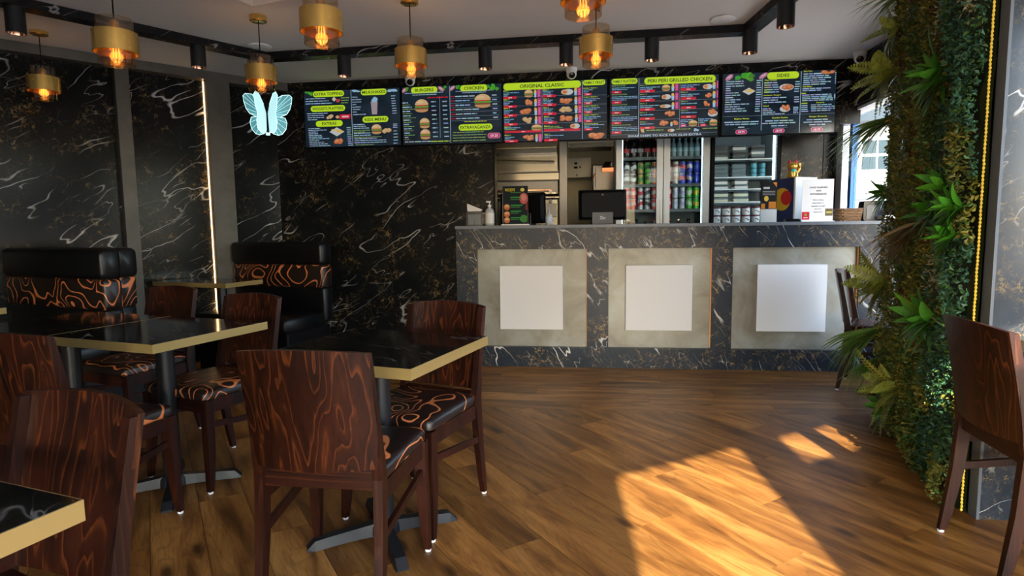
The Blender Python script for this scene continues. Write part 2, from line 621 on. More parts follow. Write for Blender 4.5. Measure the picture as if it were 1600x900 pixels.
keep_main = [(NY.x, NY.y, NY.dot(A0) + SEAM), (-NL.x, -NL.y, -nAL), (UX.x, UX.y, UX.dot(A0) + 1.76),
             (0, -1, -0.55), (-1, 0, 4.4)]
add_planks(math.radians(-59), 0.185, 1.25, keep_main, (0.1, 2.4), 26, 5)
keep_border = [(-NY.x, -NY.y, -(NY.dot(A0) + SEAM)), (NY.x, NY.y, NY.dot(A0) + 0.62), (-NL.x, -NL.y, -nAL),
               (UX.x, UX.y, UX.dot(A0) + 1.76), (NY.x * 0 - UX.x, -UX.y, -(UX.dot(A0) - 4.2))]
o_ = CF(0, SEAM + 0.0925)
add_planks(YB, 0.185, 1.25, keep_border, (o_.x, o_.y), 11, 4)

# ------------------------------------------------------------------ ceiling and roof
cp = [(-5.4, -6), (4.6, -6), (4.6, 9.4), (-5.4, 9.4)]
cp = clip_poly(cp, NF.x, NF.y, NF.dot(F0) + 0.10)
cp = clip_poly(cp, UX.x, UX.y, UX.dot(A0) + 1.95)
cp = clip_poly(cp, NY.x, NY.y, NY.dot(A0) + 3.05)
bm = NB()
prism(bm, cp, H, H + 0.16)
struct(obj('ceiling', bm, M['ceil']))

# ------------------------------------------------------------------ left wall
wl = thing('wall_left', 'dark marble clad wall with bronze pilasters', 'wall', W0, YL)
wl['kind'] = 'structure'
def wl_panel(x0, x1):
    bm = NB()
    bx(bm, x0, 0.10, 0, x1, 0.14, 2.53)
    return obj('marble_panel', bm, M['marble_wall'], wl)
wl_panel(-2.2, -0.556); wl_panel(-0.554, 0.70); wl_panel(0.79, 1.39); wl_panel(1.57, 2.12)
bm = NB(); bx(bm, -2.2, 0.14, 0, 2.25, 0.26, H)
obj('backing', bm, M['dark_wall'], wl)
def trim(n, bm, m, loc=None, rotz=None):
    return struct(obj('trim_%d' % n, bm, m, None, loc, rotz))
bm = NB(); bx(bm, -2.2, 0.0, 2.525, 2.13, 0.10, H - 0.001)
trim(1, bm, M['bronze'], W0, YL)
bm = NB(); bx(bm, 0.695, 0.0, 0, 0.794, 0.10, 2.525)
trim(2, bm, M['bronze'], W0, YL)
bm = NB(); bx(bm, 1.385, 0.0, 0, 1.579, 0.10, 2.525)
trim(3, bm, M['bronze'], W0, YL)
bm = NB(); bx(bm, 1.381, 0.078, 0.02, 1.3845, 0.092, 2.52)
o = obj('led_strip', bm, M['led_warm'], None, W0, YL)
tag(o, 'bright warm LED strip running up the pilaster nearest the corner', 'light strip')


# ------------------------------------------------------------------ back wall with opening to the kitchen
wb = thing('wall_back', 'dark marble clad back wall and bulkhead over the counter', 'wall', CF(0, 0), YB)
wb['kind'] = 'structure'
def bpanel(u0, u1, z0, z1, off0=0.62, off1=0.74, name='marble_panel', m='marble_back', par=None):
    bm = NB(); bx(bm, u0, off0, z0, u1, off1, z1)
    return obj(name, bm, M[m], par or wb)
bpanel(-3.75, -2.452, 0, H); bpanel(-2.450, -1.455, 0, H)
bpanel(-1.455, 0.30, 1.985, H); bpanel(0.302, 1.60, 1.985, H); bpanel(1.602, 1.77, 2.05, H)
bpanel(-1.455, -1.440, 0, 1.985, 0.615, 0.76, 'jamb_trim', 'black')
# panels in line with the fridges
bpanel(1.275, 1.655, 0, H, 1.12, 1.20); bpanel(1.662, 1.76, 0, H, 1.12, 1.20)
bpanel(1.655, 1.662, 0, H, 1.13, 1.20, 'joint', 'black')
# kitchen shell
bm = NB()
bx(bm, -1.95, 2.85, 0, 1.9, 2.95, H); bx(bm, -1.95, 0.74, 0, -1.85, 2.85, H)
struct(obj('wall_kitchen', bm, M['cream'], None, CF(0, 0), YB))

# ------------------------------------------------------------------ right window wall
WR = CF(1.77, 1.15)
YR = YB - PI / 2                    # local x towards the shop front, local y outwards
bm = NB()
bx(bm, -1.9, 0.0, 0, 0.03, 0.10, H)
bx(bm, 0.03, 0.0, 0, 1.155, 0.10, 1.22); bx(bm, 1.155, 0.0, 0, 2.30, 0.10, 0.22)
bx(bm, 0.03, 0.0, 2.19, 2.30, 0.10, H)
bx(bm, 2.30, 0.0, 0, 3.62, 0.10, H); bx(bm, 5.25, 0.0, 0, 5.6, 0.10, H)
bx(bm, 3.62, 0.0, 0, 5.25, 0.10, 0.85); bx(bm, 3.62, 0.0, 2.25, 5.25, 0.10, H)
struct(obj('wall_right', bm, M['dark_wall'], None, WR, YR))
bm = NB(); bx(bm, 0.03, -0.06, 2.20, 2.30, 0.0, H - 0.001)
trim(4, bm, M['marble_dark'], WR, YR)
win = thing('window_1', 'bright shop window at the right end of the counter', 'window', WR, YR)
win['kind'] = 'structure'
bm = NB(); bx(bm, 0.03, -0.03, 2.165, 2.30, 0.10, 2.19); obj('head_board', bm, M['white'], win)
bm = NB(); bx(bm, 0.03, -0.05, 1.22, 1.155, 0.16, 1.25); bx(bm, 1.155, -0.03, 0.22, 2.30, 0.14, 0.25); obj('sill', bm, M['white'], win)
for x, w, mm, nm in ((1.10, 0.055, 'black', 'post'), (2.25, 0.05, 'black', 'post')):
    bm = NB(); bx(bm, x, -0.02, 0.25 if x > 2 else 1.25, x + w, 0.08, 2.165); obj(nm, bm, M[mm], win)
M['blue'] = plain('blue painted timber', (0.015, 0.14, 0.40), 0.45)
bm = NB(); bx(bm, 0.28, 0.02, 1.25, 0.34, 0.07, 2.165); obj('blue_post', bm, M['blue'], win)
bm = NB(); bx(bm, 0.03, 0.01, 1.25, 0.16, 0.09, 2.165); obj('side_board', bm, M['white'], win)
for a, c in ((0.16, 0.28), (0.34, 1.10), (1.155, 2.25)):
    bm = NB(); bx(bm, a, 0.045, 0.25 if a > 1 else 1.25, c, 0.051, 2.165); obj('pane', bm, M['glass'], win)

# ------------------------------------------------------------------ shop front behind the camera
door_w = 0.84
openings = [(0.0, door_w, 0.0, 2.34), (1.12, 1.90, 2.06, 2.34), (1.0, 2.70, 0.25, 1.15),
            (-1.55, -0.14, 0.25, 1.15), (-2.95, -1.80, 0.30, 2.25)]  # low and left openings are unseen, shaped to let fill light in
wall_open('wall_front', -5.95, 3.0, 0, H, -0.08, 0.0, openings, M['white'], F0, YF)
bm = NB(); bx(bm, -5.35, -5.2, 0, -5.2, 4.2, H)
struct(obj('wall_side', bm, M['dark_wall']))
# added sun-blocking canopy, out of view, over the left window
def canopy(x0, x1, z, out, drop, label):
    bm = NB()
    prof = [(-0.09, z), (-0.09, z - 0.04), (-0.08 - out, z - drop - 0.02), (-0.08 - out, z - drop)]
    loft(bm, [[(x, y, zz) for y, zz in prof] for x in (x0, x1)])
    o = obj('sunblocker', bm, plain('dark awning cloth', (0.10, 0.09, 0.085), 0.8), None, F0, YF)
    tag(o, label, 'sunblocker')
canopy(-5.0, -1.45, 2.32, 2.2, 0.42, 'long awning added out of view to block sun on the left window')
# outside
bm = NB(); bx(bm, -60, -60, -0.5, 60, 60, -0.1)
struct(obj('ground', bm, plain('pale paving', (0.42, 0.40, 0.37), 0.8)), 'pale street paving outside', 'ground')
hs = thing('white_house', 'sunlit white rendered house outside the right window', 'house', (14.2, 25.0, -0.1), -0.25)
M['render_white'] = plain('white render', (0.30, 0.297, 0.293), 0.9, spec=0.0)
bm = NB(); bx(bm, -4.5, 0, 0, 7, 5, 5.15); obj('wall', bm, M['render_white'], hs)
bm = NB(); bx(bm, -4.7, -0.25, 5.15, 7.2, 5, 5.38); obj('cornice', bm, plain('grey eaves', (0.04, 0.045, 0.05), 0.9, spec=0.0), hs)
bm = NB(); bx(bm, -4.5, 1.0, 5.38, 7, 5, 9.5); obj('upper_storey', bm, plain('pale blue cladding', (0.05, 0.066, 0.08), 0.9, spec=0.0), hs)
for zz in (6.3, 7.2, 8.1):
    bm = NB(); bx(bm, -4.5, 0.93, zz, 7, 1.0, zz + 0.10); obj('cladding_rail', bm, M['white'], hs)
M['far_glass'] = plain('dark window glass', (0.035, 0.052, 0.06), 0.9, spec=0.0)
fr = NB(); bx(fr, 0.05, -0.06, 3.35, 1.31, 0.0, 4.75); frame = obj('window', fr, M['white'], hs)
for i in range(2):
    for j in range(2):
        bm = NB(); bx(bm, 0.13 + i * 0.58, -0.075, 3.45 + j * 0.64, 0.65 + i * 0.58, -0.06, 3.98 + j * 0.64)
        obj('pane', bm, M['far_glass'], frame)
rl = thing('street_railing', 'pale sloping handrail outside the right window', 'railing', (7.2, 12.0, -0.1), -0.2)
for k, z in enumerate((1.72, 1.52)):
    bm = NB(); tube(bm, [(-1.2, 0, z), (1.6, 0, z + 0.16)], 0.035); obj('rail', bm, M['grey'], rl)
for x in (-1.1, 0.2, 1.5):
    bm = NB(); tube(bm, [(x, 0, 0), (x, 0, 1.66)], 0.03); obj('post', bm, M['white'], rl)

# ------------------------------------------------------------------ ceiling beam loop with spot lights
pts = [V(-3.85, 2.76, 0), V(-1.95, 5.00, 0), V(1.715, 4.46, 0), V(1.70, 2.0, 0)]
for i, (p, q_) in enumerate(zip(pts[:-1], pts[1:])):
    d = q_ - p
    bm = NB(); bx(bm, -0.05, -0.055, H - 0.055, d.length + 0.05, 0.055, H - 0.001 - 0.0005 * i)
    trim(5 + i, bm, M['marble_dark'], p, math.atan2(d.y, d.x))
spots = [((-2.98, 3.785), 'black ceiling spotlight at the top left corner, nearest the camera on the left'),
         ((-2.294, 4.595), 'black ceiling spotlight between the two left pendants, above the pilasters'),
         ((-1.302, 4.905), 'black ceiling spotlight above the leftmost menu screen'),
         ((-0.183, 4.74), 'black ceiling spotlight above the chicken menu screen'),
         ((0.426, 4.65), 'black ceiling spotlight just above the middle dome camera'),
         ((1.045, 4.56), 'black ceiling spotlight right of the front brass pendant, above the grilled chicken menu'),
         ((1.70, 4.40), 'black ceiling spotlight at the right corner of the marble beam'),
         ((1.70, 3.84), 'black ceiling spotlight cut by the top edge, on the right beam')]
bm = NB(); lathe(bm, [(0.052, 0), (0.052, 0.15)], 24, cap=False); lathe(bm, [(0.047, 0.0), (0.052, 0.0)], 24, cap=False)
bm.faces.new([v for v in bm.verts if abs(v.co.z - 0.15) < 1e-5][:24])
spot_body = None
for i, ((x, y), lab) in enumerate(spots):
    t_ = thing('spotlight', lab, 'spotlight', (x, y, H - 0.055 - 0.15), 0, 'black cylinder spotlights on the ceiling beam')
    if spot_body is None:
        b1 = obj('housing', bm, M['black_metal'], t_, smooth=True)
        c_ = NB(); lathe(c_, [(0.047, 0.001), (0.040, 0.035), (0.022, 0.050), (0.0005, 0.052)], 24, cap=False)
        b2 = obj('reflector', c_, M['copper'], t_, smooth=True)
        spot_body = (b1.data, b2.data)
    else:
        inst('housing', spot_body[0], t_); inst('reflector', spot_body[1], t_)
for (x, y), lab in (((-1.91, 4.78), 'flush white ceiling disc behind the left pendant'), ((1.474, 4.30), 'flush white ceiling disc near the right corner of the beam')):
    bm = NB(); lathe(bm, [(0.072, 0), (0.085, -0.004), (0.085, -0.010), (0.06, -0.016), (0.001, -0.017)], 28)
    tag(obj('ceiling_downlight', bm, M['white_plastic'], None, (x, y, H), smooth=True), lab, 'ceiling disc')  # the disc is a flush downlight, modelled unlit
ac = thing('ceiling_vent', 'pale square ceiling air vent at the top edge left of centre', 'air vent', (-1.35, 3.36, H), TA * -1)
for k in range(4):
    s0 = 0.42 - k * 0.09
    bm = NB()
    loft(bm, [[(x * s0, y * s0, -0.022 + k * 0.003) for x, y in ((-1, -1), (1, -1), (1, 1), (-1, 1))],
              [(x * (s0 - 0.07), y * (s0 - 0.07), -0.002) for x, y in ((-1, -1), (1, -1), (1, 1), (-1, 1))]], False)
    obj('vane', bm, M['white_plastic'], ac)
bm = NB(); bx(bm, -0.43, -0.43, -0.006, 0.43, 0.43, -0.001); obj('housing', bm, M['white_plastic'], ac)

# dome cameras
def dome_cam(p, ang, lab):
    t_ = thing('security_camera', lab, 'security camera', p, ang, 'white dome security cameras')
    bm = NB(); lathe(bm, [(0.050, 0), (0.053, -0.01), (0.050, -0.03), (0.044, -0.034)], 20); obj('mount', bm, M['white_plastic'], t_, smooth=True)
    bm = NB(); bmesh.ops.create_uvsphere(bm, u_segments=20, v_segments=12, radius=0.046, matrix=Matrix.Translation((0, -0.005, -0.052)))
    obj('eyeball', bm, M['white_plastic'], t_, smooth=True)
    bm = NB(); lathe(bm, [(0.026, 0), (0.028, 0.008), (0.001, 0.012)], 16)
    l = obj('lens', bm, M['black_gloss'], t_, smooth=True)
    l.location = (0.0, -0.042, -0.068); l.rotation_euler = (math.radians(118), 0, 0)
dome_cam(CF(-2.205, 0.53, H), 0.1, 'white dome camera above the burgers menu screen')
dome_cam(CF(-0.72, 0.53, H), 0.0, 'white dome camera above the family feast menu')
dome_cam(V(2.90, 5.14, H), -0.5, 'white dome camera in the far right ceiling corner')

# ------------------------------------------------------------------ chairs
def post_y(z):
    if z < 0.45:
        k = z / 0.45
        return -0.250 + 0.055 * (1 - (1 - k) ** 1.6)
    k = (z - 0.45) / 0.4
    return -0.195 - 0.070 * k ** 1.15

def make_chair():
    t_ = thing('dining_chair', 'x', 'chair')
    for s in (-1, 1):
        secs = []
        for z, hw, d in ((0.010, 0.011, 0.012), (0.08, 0.0125, 0.016), (0.25, 0.014, 0.020), (0.45, 0.015, 0.023), (0.65, 0.013, 0.013), (0.842, 0.012, 0.010)):
            y = post_y(z); x = s * (0.186 + 0.004 * (1 - z / 0.85))
            secs.append([(x - hw, y - d, z), (x + hw, y - d, z), (x + hw, y + d, z), (x - hw, y + d, z)])
        bm = NB(); loft(bm, secs)
        l = obj('rear_leg', bm, M['wood_leg'], t_)
        bm = NB(); lathe(bm, [(0.011, 0), (0.012, 0.006), (0.010, 0.010)], 10, s * 0.190, post_y(0) , 0); obj('glide', bm, M['white_plastic'], l)
        secs = []
        for z, h_, cx, cy in ((0.010, 0.0115, 0.214, 0.203), (0.07, 0.0145, 0.211, 0.197), (0.20, 0.0185, 0.206, 0.190), (0.33, 0.020, 0.203, 0.187), (0.428, 0.020, 0.203, 0.187)):
            secs.append([(s * cx - h_, cy - h_, z), (s * cx + h_, cy - h_, z), (s * cx + h_, cy + h_, z), (s * cx - h_, cy + h_, z)])
        bm = NB(); loft(bm, secs)
        l = obj('front_leg', bm, M['wood_leg'], t_)
        bm = NB(); lathe(bm, [(0.011, 0), (0.012, 0.006), (0.010, 0.010)], 10, s * 0.214, 0.203, 0); obj('glide', bm, M['white_plastic'], l)
        bm = NB(); loft(bm, [[(s * 0.186 + a, post_y(.40) + 0.02, z) for a, z in ((-.010, .368), (.010, .368), (.010, .428), (-.010, .428))],
                             [(s * 0.203 + a, 0.170, z) for a, z in ((-.010, .368), (.010, .368), (.010, .428), (-.010, .428))]])
        obj('side_rail', bm, M['wood_leg'], t_)
        bm = NB(); loft(bm, [[(s * 0.192 + a, post_y(.27) + 0.015, z) for a, z in ((-.008, .255), (.008, .255), (.008, .282), (-.008, .282))],
                             [(s * 0.205 + a, 0.172, z) for a, z in ((-.008, .300), (.008, .300), (.008, .327), (-.008, .327))]])
        obj('stretcher', bm, M['wood_leg'], t_)
    bm = NB(); bx(bm, -0.185, 0.175, 0.368, 0.185, 0.197, 0.428); obj('front_rail', bm, M['wood_rail'], t_)
    bm = NB(); bx(bm, -0.180, -0.208, 0.415, 0.180, -0.185, 0.480); obj('rear_rail', bm, M['wood_rail'], t_)
    # bent plywood back panel
    bm = NB()
    nx, nz = 12, 6
    def pt(i, j, side):
        x = -0.199 + 0.398 * i / nx
        k = 1 - (x / 0.199) ** 2
        z0, z1 = 0.487 - 0.006 * k, 0.846 + 0.013 * k
        z = z0 + (z1 - z0) * j / nz
        y = post_y(min(z, 0.845)) - 0.004 - 0.036 * k - (0.014 if side else 0)
        return (x, y, z)
    gr = [[[bm.verts.new(pt(i, j, s)) for j in range(nz + 1)] for i in range(nx + 1)] for s in (0, 1)]
    for s in (0, 1):
        for i in range(nx):
            for j in range(nz):
                q_ = [gr[s][i][j], gr[s][i + 1][j], gr[s][i + 1][j + 1], gr[s][i][j + 1]]
                bm.faces.new(q_)
    for i in range(nx):
        bm.faces.new((gr[0][i][0], gr[0][i + 1][0], gr[1][i + 1][0], gr[1][i][0]))
        bm.faces.new((gr[0][i][nz], gr[0][i + 1][nz], gr[1][i + 1][nz], gr[1][i][nz]))
    for j in range(nz):
        bm.faces.new((gr[0][0][j], gr[0][0][j + 1], gr[1][0][j + 1], gr[1][0][j]))
        bm.faces.new((gr[0][nx][j], gr[0][nx][j + 1], gr[1][nx][j + 1], gr[1][nx][j]))
    obj('backrest', bm, M['wood'], t_, smooth=True)
    # seat pad
    bm = NB()
    secs = []
    for z, ins in ((0.428, 0.006), (0.434, 0.0), (0.458, 0.0), (0.470, 0.006), (0.477, 0.022), (0.481, 0.07)):
        ring = []
        for x, y in rrect(2, 2, 0.16, 4):
            w = 0.192 + (0.222 - 0.192) * (y + 1) / 2 - ins
            ring.append((x * w, 0.006 + y * (0.203 - ins), z))
        secs.append(ring)
    loft(bm, secs)
    obj('seat', bm, M['seat'], t_, smooth=True)
    return t_

chairs = [((-0.562, 1.954), (0.13, 0.99), 'dark wooden chair seen from behind in the centre foreground'),
          ((-0.418, 2.471), (-0.44, -0.90), 'dark wooden chair on the far side of the centre table, facing the camera'),
          ((-1.680, 2.313), (0.26, 0.965), 'dark wooden chair with scuffed back cut by the left edge'),
          ((-1.487, 2.915), (-0.44, -0.90), 'dark wooden chair behind the left table, in front of the corner booth'),
          ((-2.170, 3.400), (-0.38, -0.925), 'dark wooden chair behind the left tables, below the booth table'),
          ((-1.007, 0.956), (-0.43, -0.90), 'nearest dark wooden chair in the bottom left corner, tucked at the table'),
          ((1.858, 1.991), (0.983, -0.184), 'dark wooden chair in the right foreground with sunlit top edge'),
          ((2.643, 4.239), (0.80, -0.60), 'dark wooden chair half hidden behind the plant wall, by the counter')]
proto = make_chair()
for i, ((x, y), (fx, fy), lab) in enumerate(chairs):
    c = proto if i == 0 else copy_tree(proto)
    c.location = (x, y, 0)
    c.rotation_euler = (0, 0, math.atan2(-fx, fy))
    tag(c, lab, 'chair', 'dark wooden dining chairs')

# ------------------------------------------------------------------ tables
def make_table(c, lab, sx=0.642, sy=0.613, z=0.75, ang=-TA, pedestal=True, ped=(0, 0)):
    t_ = thing('cafe_table', lab, 'table', (c[0], c[1], 0), ang, 'black marble tables with gold edges')
    bm = NB(); bx(bm, -sx / 2 + 0.003, -sy / 2 + 0.003, z - 0.036, sx / 2 - 0.003, sy / 2 - 0.003, z)
    obj('table_top', bm, M['marble_table'], t_)
    bm = NB()
    o1, i1 = [(-sx / 2, -sy / 2), (sx / 2, -sy / 2), (sx / 2, sy / 2), (-sx / 2, sy / 2)], None
    w = 0.003
    for (x0, y0, x1, y1) in ((-sx / 2, -sy / 2, sx / 2, -sy / 2 + w), (-sx / 2, sy / 2 - w, sx / 2, sy / 2),
                             (-sx / 2, -sy / 2 + w, -sx / 2 + w, sy / 2 - w), (sx / 2 - w, -sy / 2 + w, sx / 2, sy / 2 - w)):
        bx(bm, x0, y0, z - 0.037, x1, y1, z - 0.0006)
    obj('edge_band', bm, M['gold_edge'], t_)
    if pedestal:
        bm = NB(); lathe(bm, [(0.039, 0.05), (0.039, z - 0.045)], 24, ped[0], ped[1]); obj('column', bm, M['black_metal'], t_, smooth=True)
        bm = NB(); bx(bm, ped[0] - 0.15, ped[1] - 0.15, z - 0.046, ped[0] + 0.15, ped[1] + 0.15, z - 0.037); obj('top_plate', bm, M['black_metal'], t_)
        bm = NB(); lathe(bm, [(0.060, 0.012), (0.056, 0.045), (0.045, 0.060)], 20, ped[0], ped[1]); b_ = obj('base_hub', bm, M['black_metal'], t_, smooth=True)
        for k in range(4):
            a = PI / 4 + k * PI / 2
            d, e = V(math.cos(a), math.sin(a), 0), V(-math.sin(a), math.cos(a), 0)
            p0 = V(ped[0], ped[1], 0)
            bm = NB(); secs = []
            for r, w_, zt, zb in ((0.03, 0.030, 0.058, 0.010), (0.10, 0.024, 0.050, 0.008), (0.20, 0.025, 0.042, 0.004), (0.262, 0.027, 0.036, 0.0), (0.292, 0.024, 0.008, 0.0)):
                q0 = p0 + d * r
                secs.append([q0 - e * w_ + V(0, 0, zb), q0 + e * w_ + V(0, 0, zb), q0 + e * w_ * 0.75 + V(0, 0, zt), q0 - e * w_ * 0.75 + V(0, 0, zt)])
            loft(bm, secs); obj('foot', bm, M['black_metal'], t_)
    return t_
make_table((-0.511, 2.261), 'black marble table with gold edge in the centre')
make_table((-1.600, 2.725), 'black marble table with gold edge, left, beside the scuffed chair')
make_table((-2.203, 2.962), 'black marble table pushed against the left table, under the left booth')
make_table((-1.125, 0.790), 'black marble table corner in the bottom left foreground')
make_table((2.096, 1.836), 'black marble table behind the right foreground chair, at the marble slab')
make_table((-3.44, 3.41), 'black marble table end at the left edge in front of the booth')
c = V(-2.27, 4.75, 0) + E1 * 0.20 - E2 * 0.40
make_table((c.x, c.y), 'black marble booth table against the lit pilaster', sx=0.80, sy=0.40, z=0.775, ped=(0.15, 0))
make_table((2.635, 3.97), 'small table corner showing in front of the chair by the plant wall', sx=0.42, sy=0.40, ang=YB)

# ------------------------------------------------------------------ booth benches
def make_booth(p, ang, length, lab, base=True):
    """local x along the bench from the wall, local -y is the sitting side"""
    t_ = thing('booth_bench', lab, 'bench', (p[0], p[1], 0), ang, 'black vinyl booth benches')
    def slab(name, m, y0, y1, z0, z1, r, x0=0.0, x1=length):
        bm = NB()
        secs = []
        for x, ins in ((x0, 0.012), (x0 + 0.006, 0.004), (x0 + 0.016, 0.0), (x1 - 0.025, 0.0), (x1 - 0.008, 0.006), (x1, 0.018)):
            secs.append([(x, (y0 + y1) / 2 + a * (1 - 2 * ins / (y1 - y0)), (z0 + z1) / 2 + c_ * (1 - 2 * ins / (z1 - z0))) for a, c_ in rrect(y1 - y0, z1 - z0, r, 4)])
        loft(bm, secs)
        return obj(name, bm, m, t_, smooth=True)
    slab('back_lower', M['vinyl'], -0.115, 0.0, 0.40, 0.700, 0.02)
    slab('back_band', M['band'], -0.125, 0.0, 0.692, 0.892, 0.02)
    slab('back_top', M['vinyl'], -0.138, 0.0, 0.888, 1.085, 0.036)
    slab('seat', M['vinyl'], -0.58, -0.10, 0.36, 0.490, 0.04)
    bm = NB(); bx(bm, 0.0, -0.53, 0.0, length - 0.03, -0.02, 0.37); obj('plinth', bm, M['vinyl'], t_, bevel=0.01)
    return t_
YBN = math.atan2(-0.425, 0.905)
make_booth((-3.555, 4.39), YBN, 1.13, 'black booth bench with orange swirl band, far left, facing the camera')
e_ = V(0.425, 0.905, 0)
q_ = V(-3.555, 4.39, 0) + e_ * 0.02 + V(0.905, -0.425, 0) * 1.05
make_booth((q_.x, q_.y), YBN + PI, 0.98, 'black booth bench with its back against the far left booth')
make_booth((-2.52, 5.66), YBN + 0.02, 1.05, 'black booth bench with orange swirl band in the corner')

# ------------------------------------------------------------------ brass pendants
def make_pendant():
    t_ = thing('pendant_lamp', 'x', 'pendant lamp')      # origin at the middle of the brass band
    bm = NB(); lathe(bm, [(0.082, 0.115), (0.082, -0.105), (0.079, -0.105), (0.079, 0.115)], 40, cap=False)
    obj('glass_shade', bm, M['shade_glass'], t_, smooth=True)
    bm = NB(); lathe(bm, [(0.100, 0.050), (0.100, -0.050), (0.096, -0.050), (0.096, 0.050), (0.100, 0.050)], 40, cap=False)
    obj('brass_band', bm, M['brass'], t_, smooth=True)
    bm = NB()
    for k in range(3):
        a = k * 2 * PI / 3 + 0.4
        tube(bm, [(0.02 * math.cos(a), 0.02 * math.sin(a), 0.06), (0.097 * math.cos(a), 0.097 * math.sin(a), 0.03)], 0.002, 6)
    obj('spoke', bm, M['brass'], t_)
    bm = NB(); lathe(bm, [(0.006, 0.115), (0.020, 0.100), (0.022, 0.045), (0.017, 0.035)], 16); obj('lamp_holder', bm, M['brass'], t_, smooth=True)
    bm = NB(); lathe(bm, [(0.014, 0.035), (0.020, 0.015), (0.036, -0.045), (0.040, -0.070), (0.032, -0.098), (0.014, -0.112), (0.001, -0.115)], 20, cap=False)
    bl = obj('bulb', bm, M['bulb_glass'], t_, smooth=True)
    bm = NB()
    for k in range(6):
        a = k * PI / 3
        tube(bm, [(0.010 * math.cos(a), 0.010 * math.sin(a), 0.015), (0.017 * math.cos(a + 0.3), 0.017 * math.sin(a + 0.3), -0.075)], 0.0016, 5)
    obj('filament', bm, M['filament'], bl)
    return t_
pend = [((-3.300, 4.39), 2.237, 'brass pendant lamp nearest the left edge, against the dark wall'),
        ((-1.954, 3.10), 2.125, 'brass pendant lamp left, in front of the first pilaster'),
        ((-1.655, 4.14), 2.225, 'brass pendant lamp hanging in front of the lit butterfly'),
        ((-0.899, 3.00), 2.180, 'brass pendant lamp at the top, largest of those wholly in view'),
        ((-0.614, 3.89), 2.250, 'brass pendant lamp above the burgers menu screen'),
        ((0.513, 3.68), 2.242, 'brass pendant lamp above the family feast and platters menus'),
        ((0.327, 2.75), 2.215, 'brass pendant lamp cut off by the top edge')]
pp = make_pendant()
for i, ((x, y), z, lab) in enumerate(pend):
    c = pp if i == 0 else copy_tree(pp)
    c.location = (x, y, z)
    c.rotation_euler = (0, 0, i * 0.9)
    tag(c, lab, 'pendant lamp', 'brass and smoked glass pendant lamps')
    bm = NB(); tube(bm, [(0, 0, 0.11), (0, 0, H - z - 0.02)], 0.0035, 6); obj('cord', bm, M['black'], c)
    bm = NB(); lathe(bm, [(0.055, H - z), (0.055, H - z - 0.022), (0.050, H - z - 0.026)], 24); obj('ceiling_cup', bm, M['brass'], c, smooth=True)
    ld = bpy.data.lights.new('pendant_glow', 'POINT'); ld.energy = 0.55; ld.color = (1.0, 0.55, 0.2); ld.shadow_soft_size = 0.03
    lo = bpy.data.objects.new('pendant_glow', ld); COL.objects.link(lo); lo.parent = c; lo.location = (0, 0, -0.03)

# ------------------------------------------------------------------ butterfly lamp
bf = thing('butterfly_lamp', 'glowing white butterfly lamp hanging in the corner', 'lamp', (-1.935, 4.92, 2.115), 0.25)
M['wing'] = emit('lit acrylic wing', (0.14, 0.42, 0.48), 0.28)
M['wing_bright'] = emit('brightly lit inner wing', (0.50, 0.88, 0.94), 0.72)
M['wing_edge'] = emit('glowing wing edge', (0.70, 1.0, 1.0), 0.95)
up = [(0.012, -0.01), (0.03, 0.05), (0.075, 0.135), (0.115, 0.160), (0.165, 0.168), (0.185, 0.150), (0.180, 0.105), (0.165, 0.05), (0.140, 0.012), (0.09, -0.015)]
lo_ = [(0.012, -0.01), (0.09, -0.015), (0.128, -0.020), (0.140, -0.060), (0.130, -0.110), (0.100, -0.150), (0.070, -0.160), (0.035, -0.150), (0.015, -0.12)]
inn = [(0.006, 0.0), (0.022, 0.07), (0.055, 0.155), (0.075, 0.168), (0.088, 0.14), (0.080, 0.06), (0.066, 0.0), (0.076, -0.06), (0.070, -0.12), (0.045, -0.155), (0.012, -0.145)]
for s in (-1, 1):
    for nm, po, m_, yy in (('upper_wing', up, 'wing', 0.030), ('lower_wing', lo_, 'wing', 0.026), ('inner_wing', inn, 'wing_bright', -0.010)):
        fold = 0.25 if nm != 'inner_wing' else -0.35
        P3 = [V(s * x, yy + abs(x) * fold, z) for x, z in po]
        bm = NB(); loft(bm, [[p for p in P3], [p + V(0, 0.004, 0) for p in P3]])
        w_ = obj(nm, bm, M[m_], bf)
        bm = NB(); tube(bm, P3[1:] , 0.0026, 6)
        if nm != 'inner_wing':
            for p in P3[2:]:
                tube(bm, [P3[0] + V(0, -0.002, 0), p + V(0, -0.002, 0)], 0.0010, 4)
        obj('glowing_edge', bm, M['wing_edge'], w_)
bm = NB(); tube(bm, [(0, -0.012, -0.15), (0, -0.014, 0.0), (0, -0.012, 0.10)], [0.004, 0.006, 0.004], 8); obj('body', bm, M['black'], bf)
bm = NB(); lathe(bm, [(0.016, -0.168), (0.016, -0.150)], 14, 0, -0.012); obj('end_cap', bm, M['wing_edge'], bf, smooth=True)
bm = NB(); tube(bm, [(0, -0.012, 0.10), (0, 0.0, H - 2.116)], 0.0015, 5); obj('hanging_wire', bm, M['black'], bf)

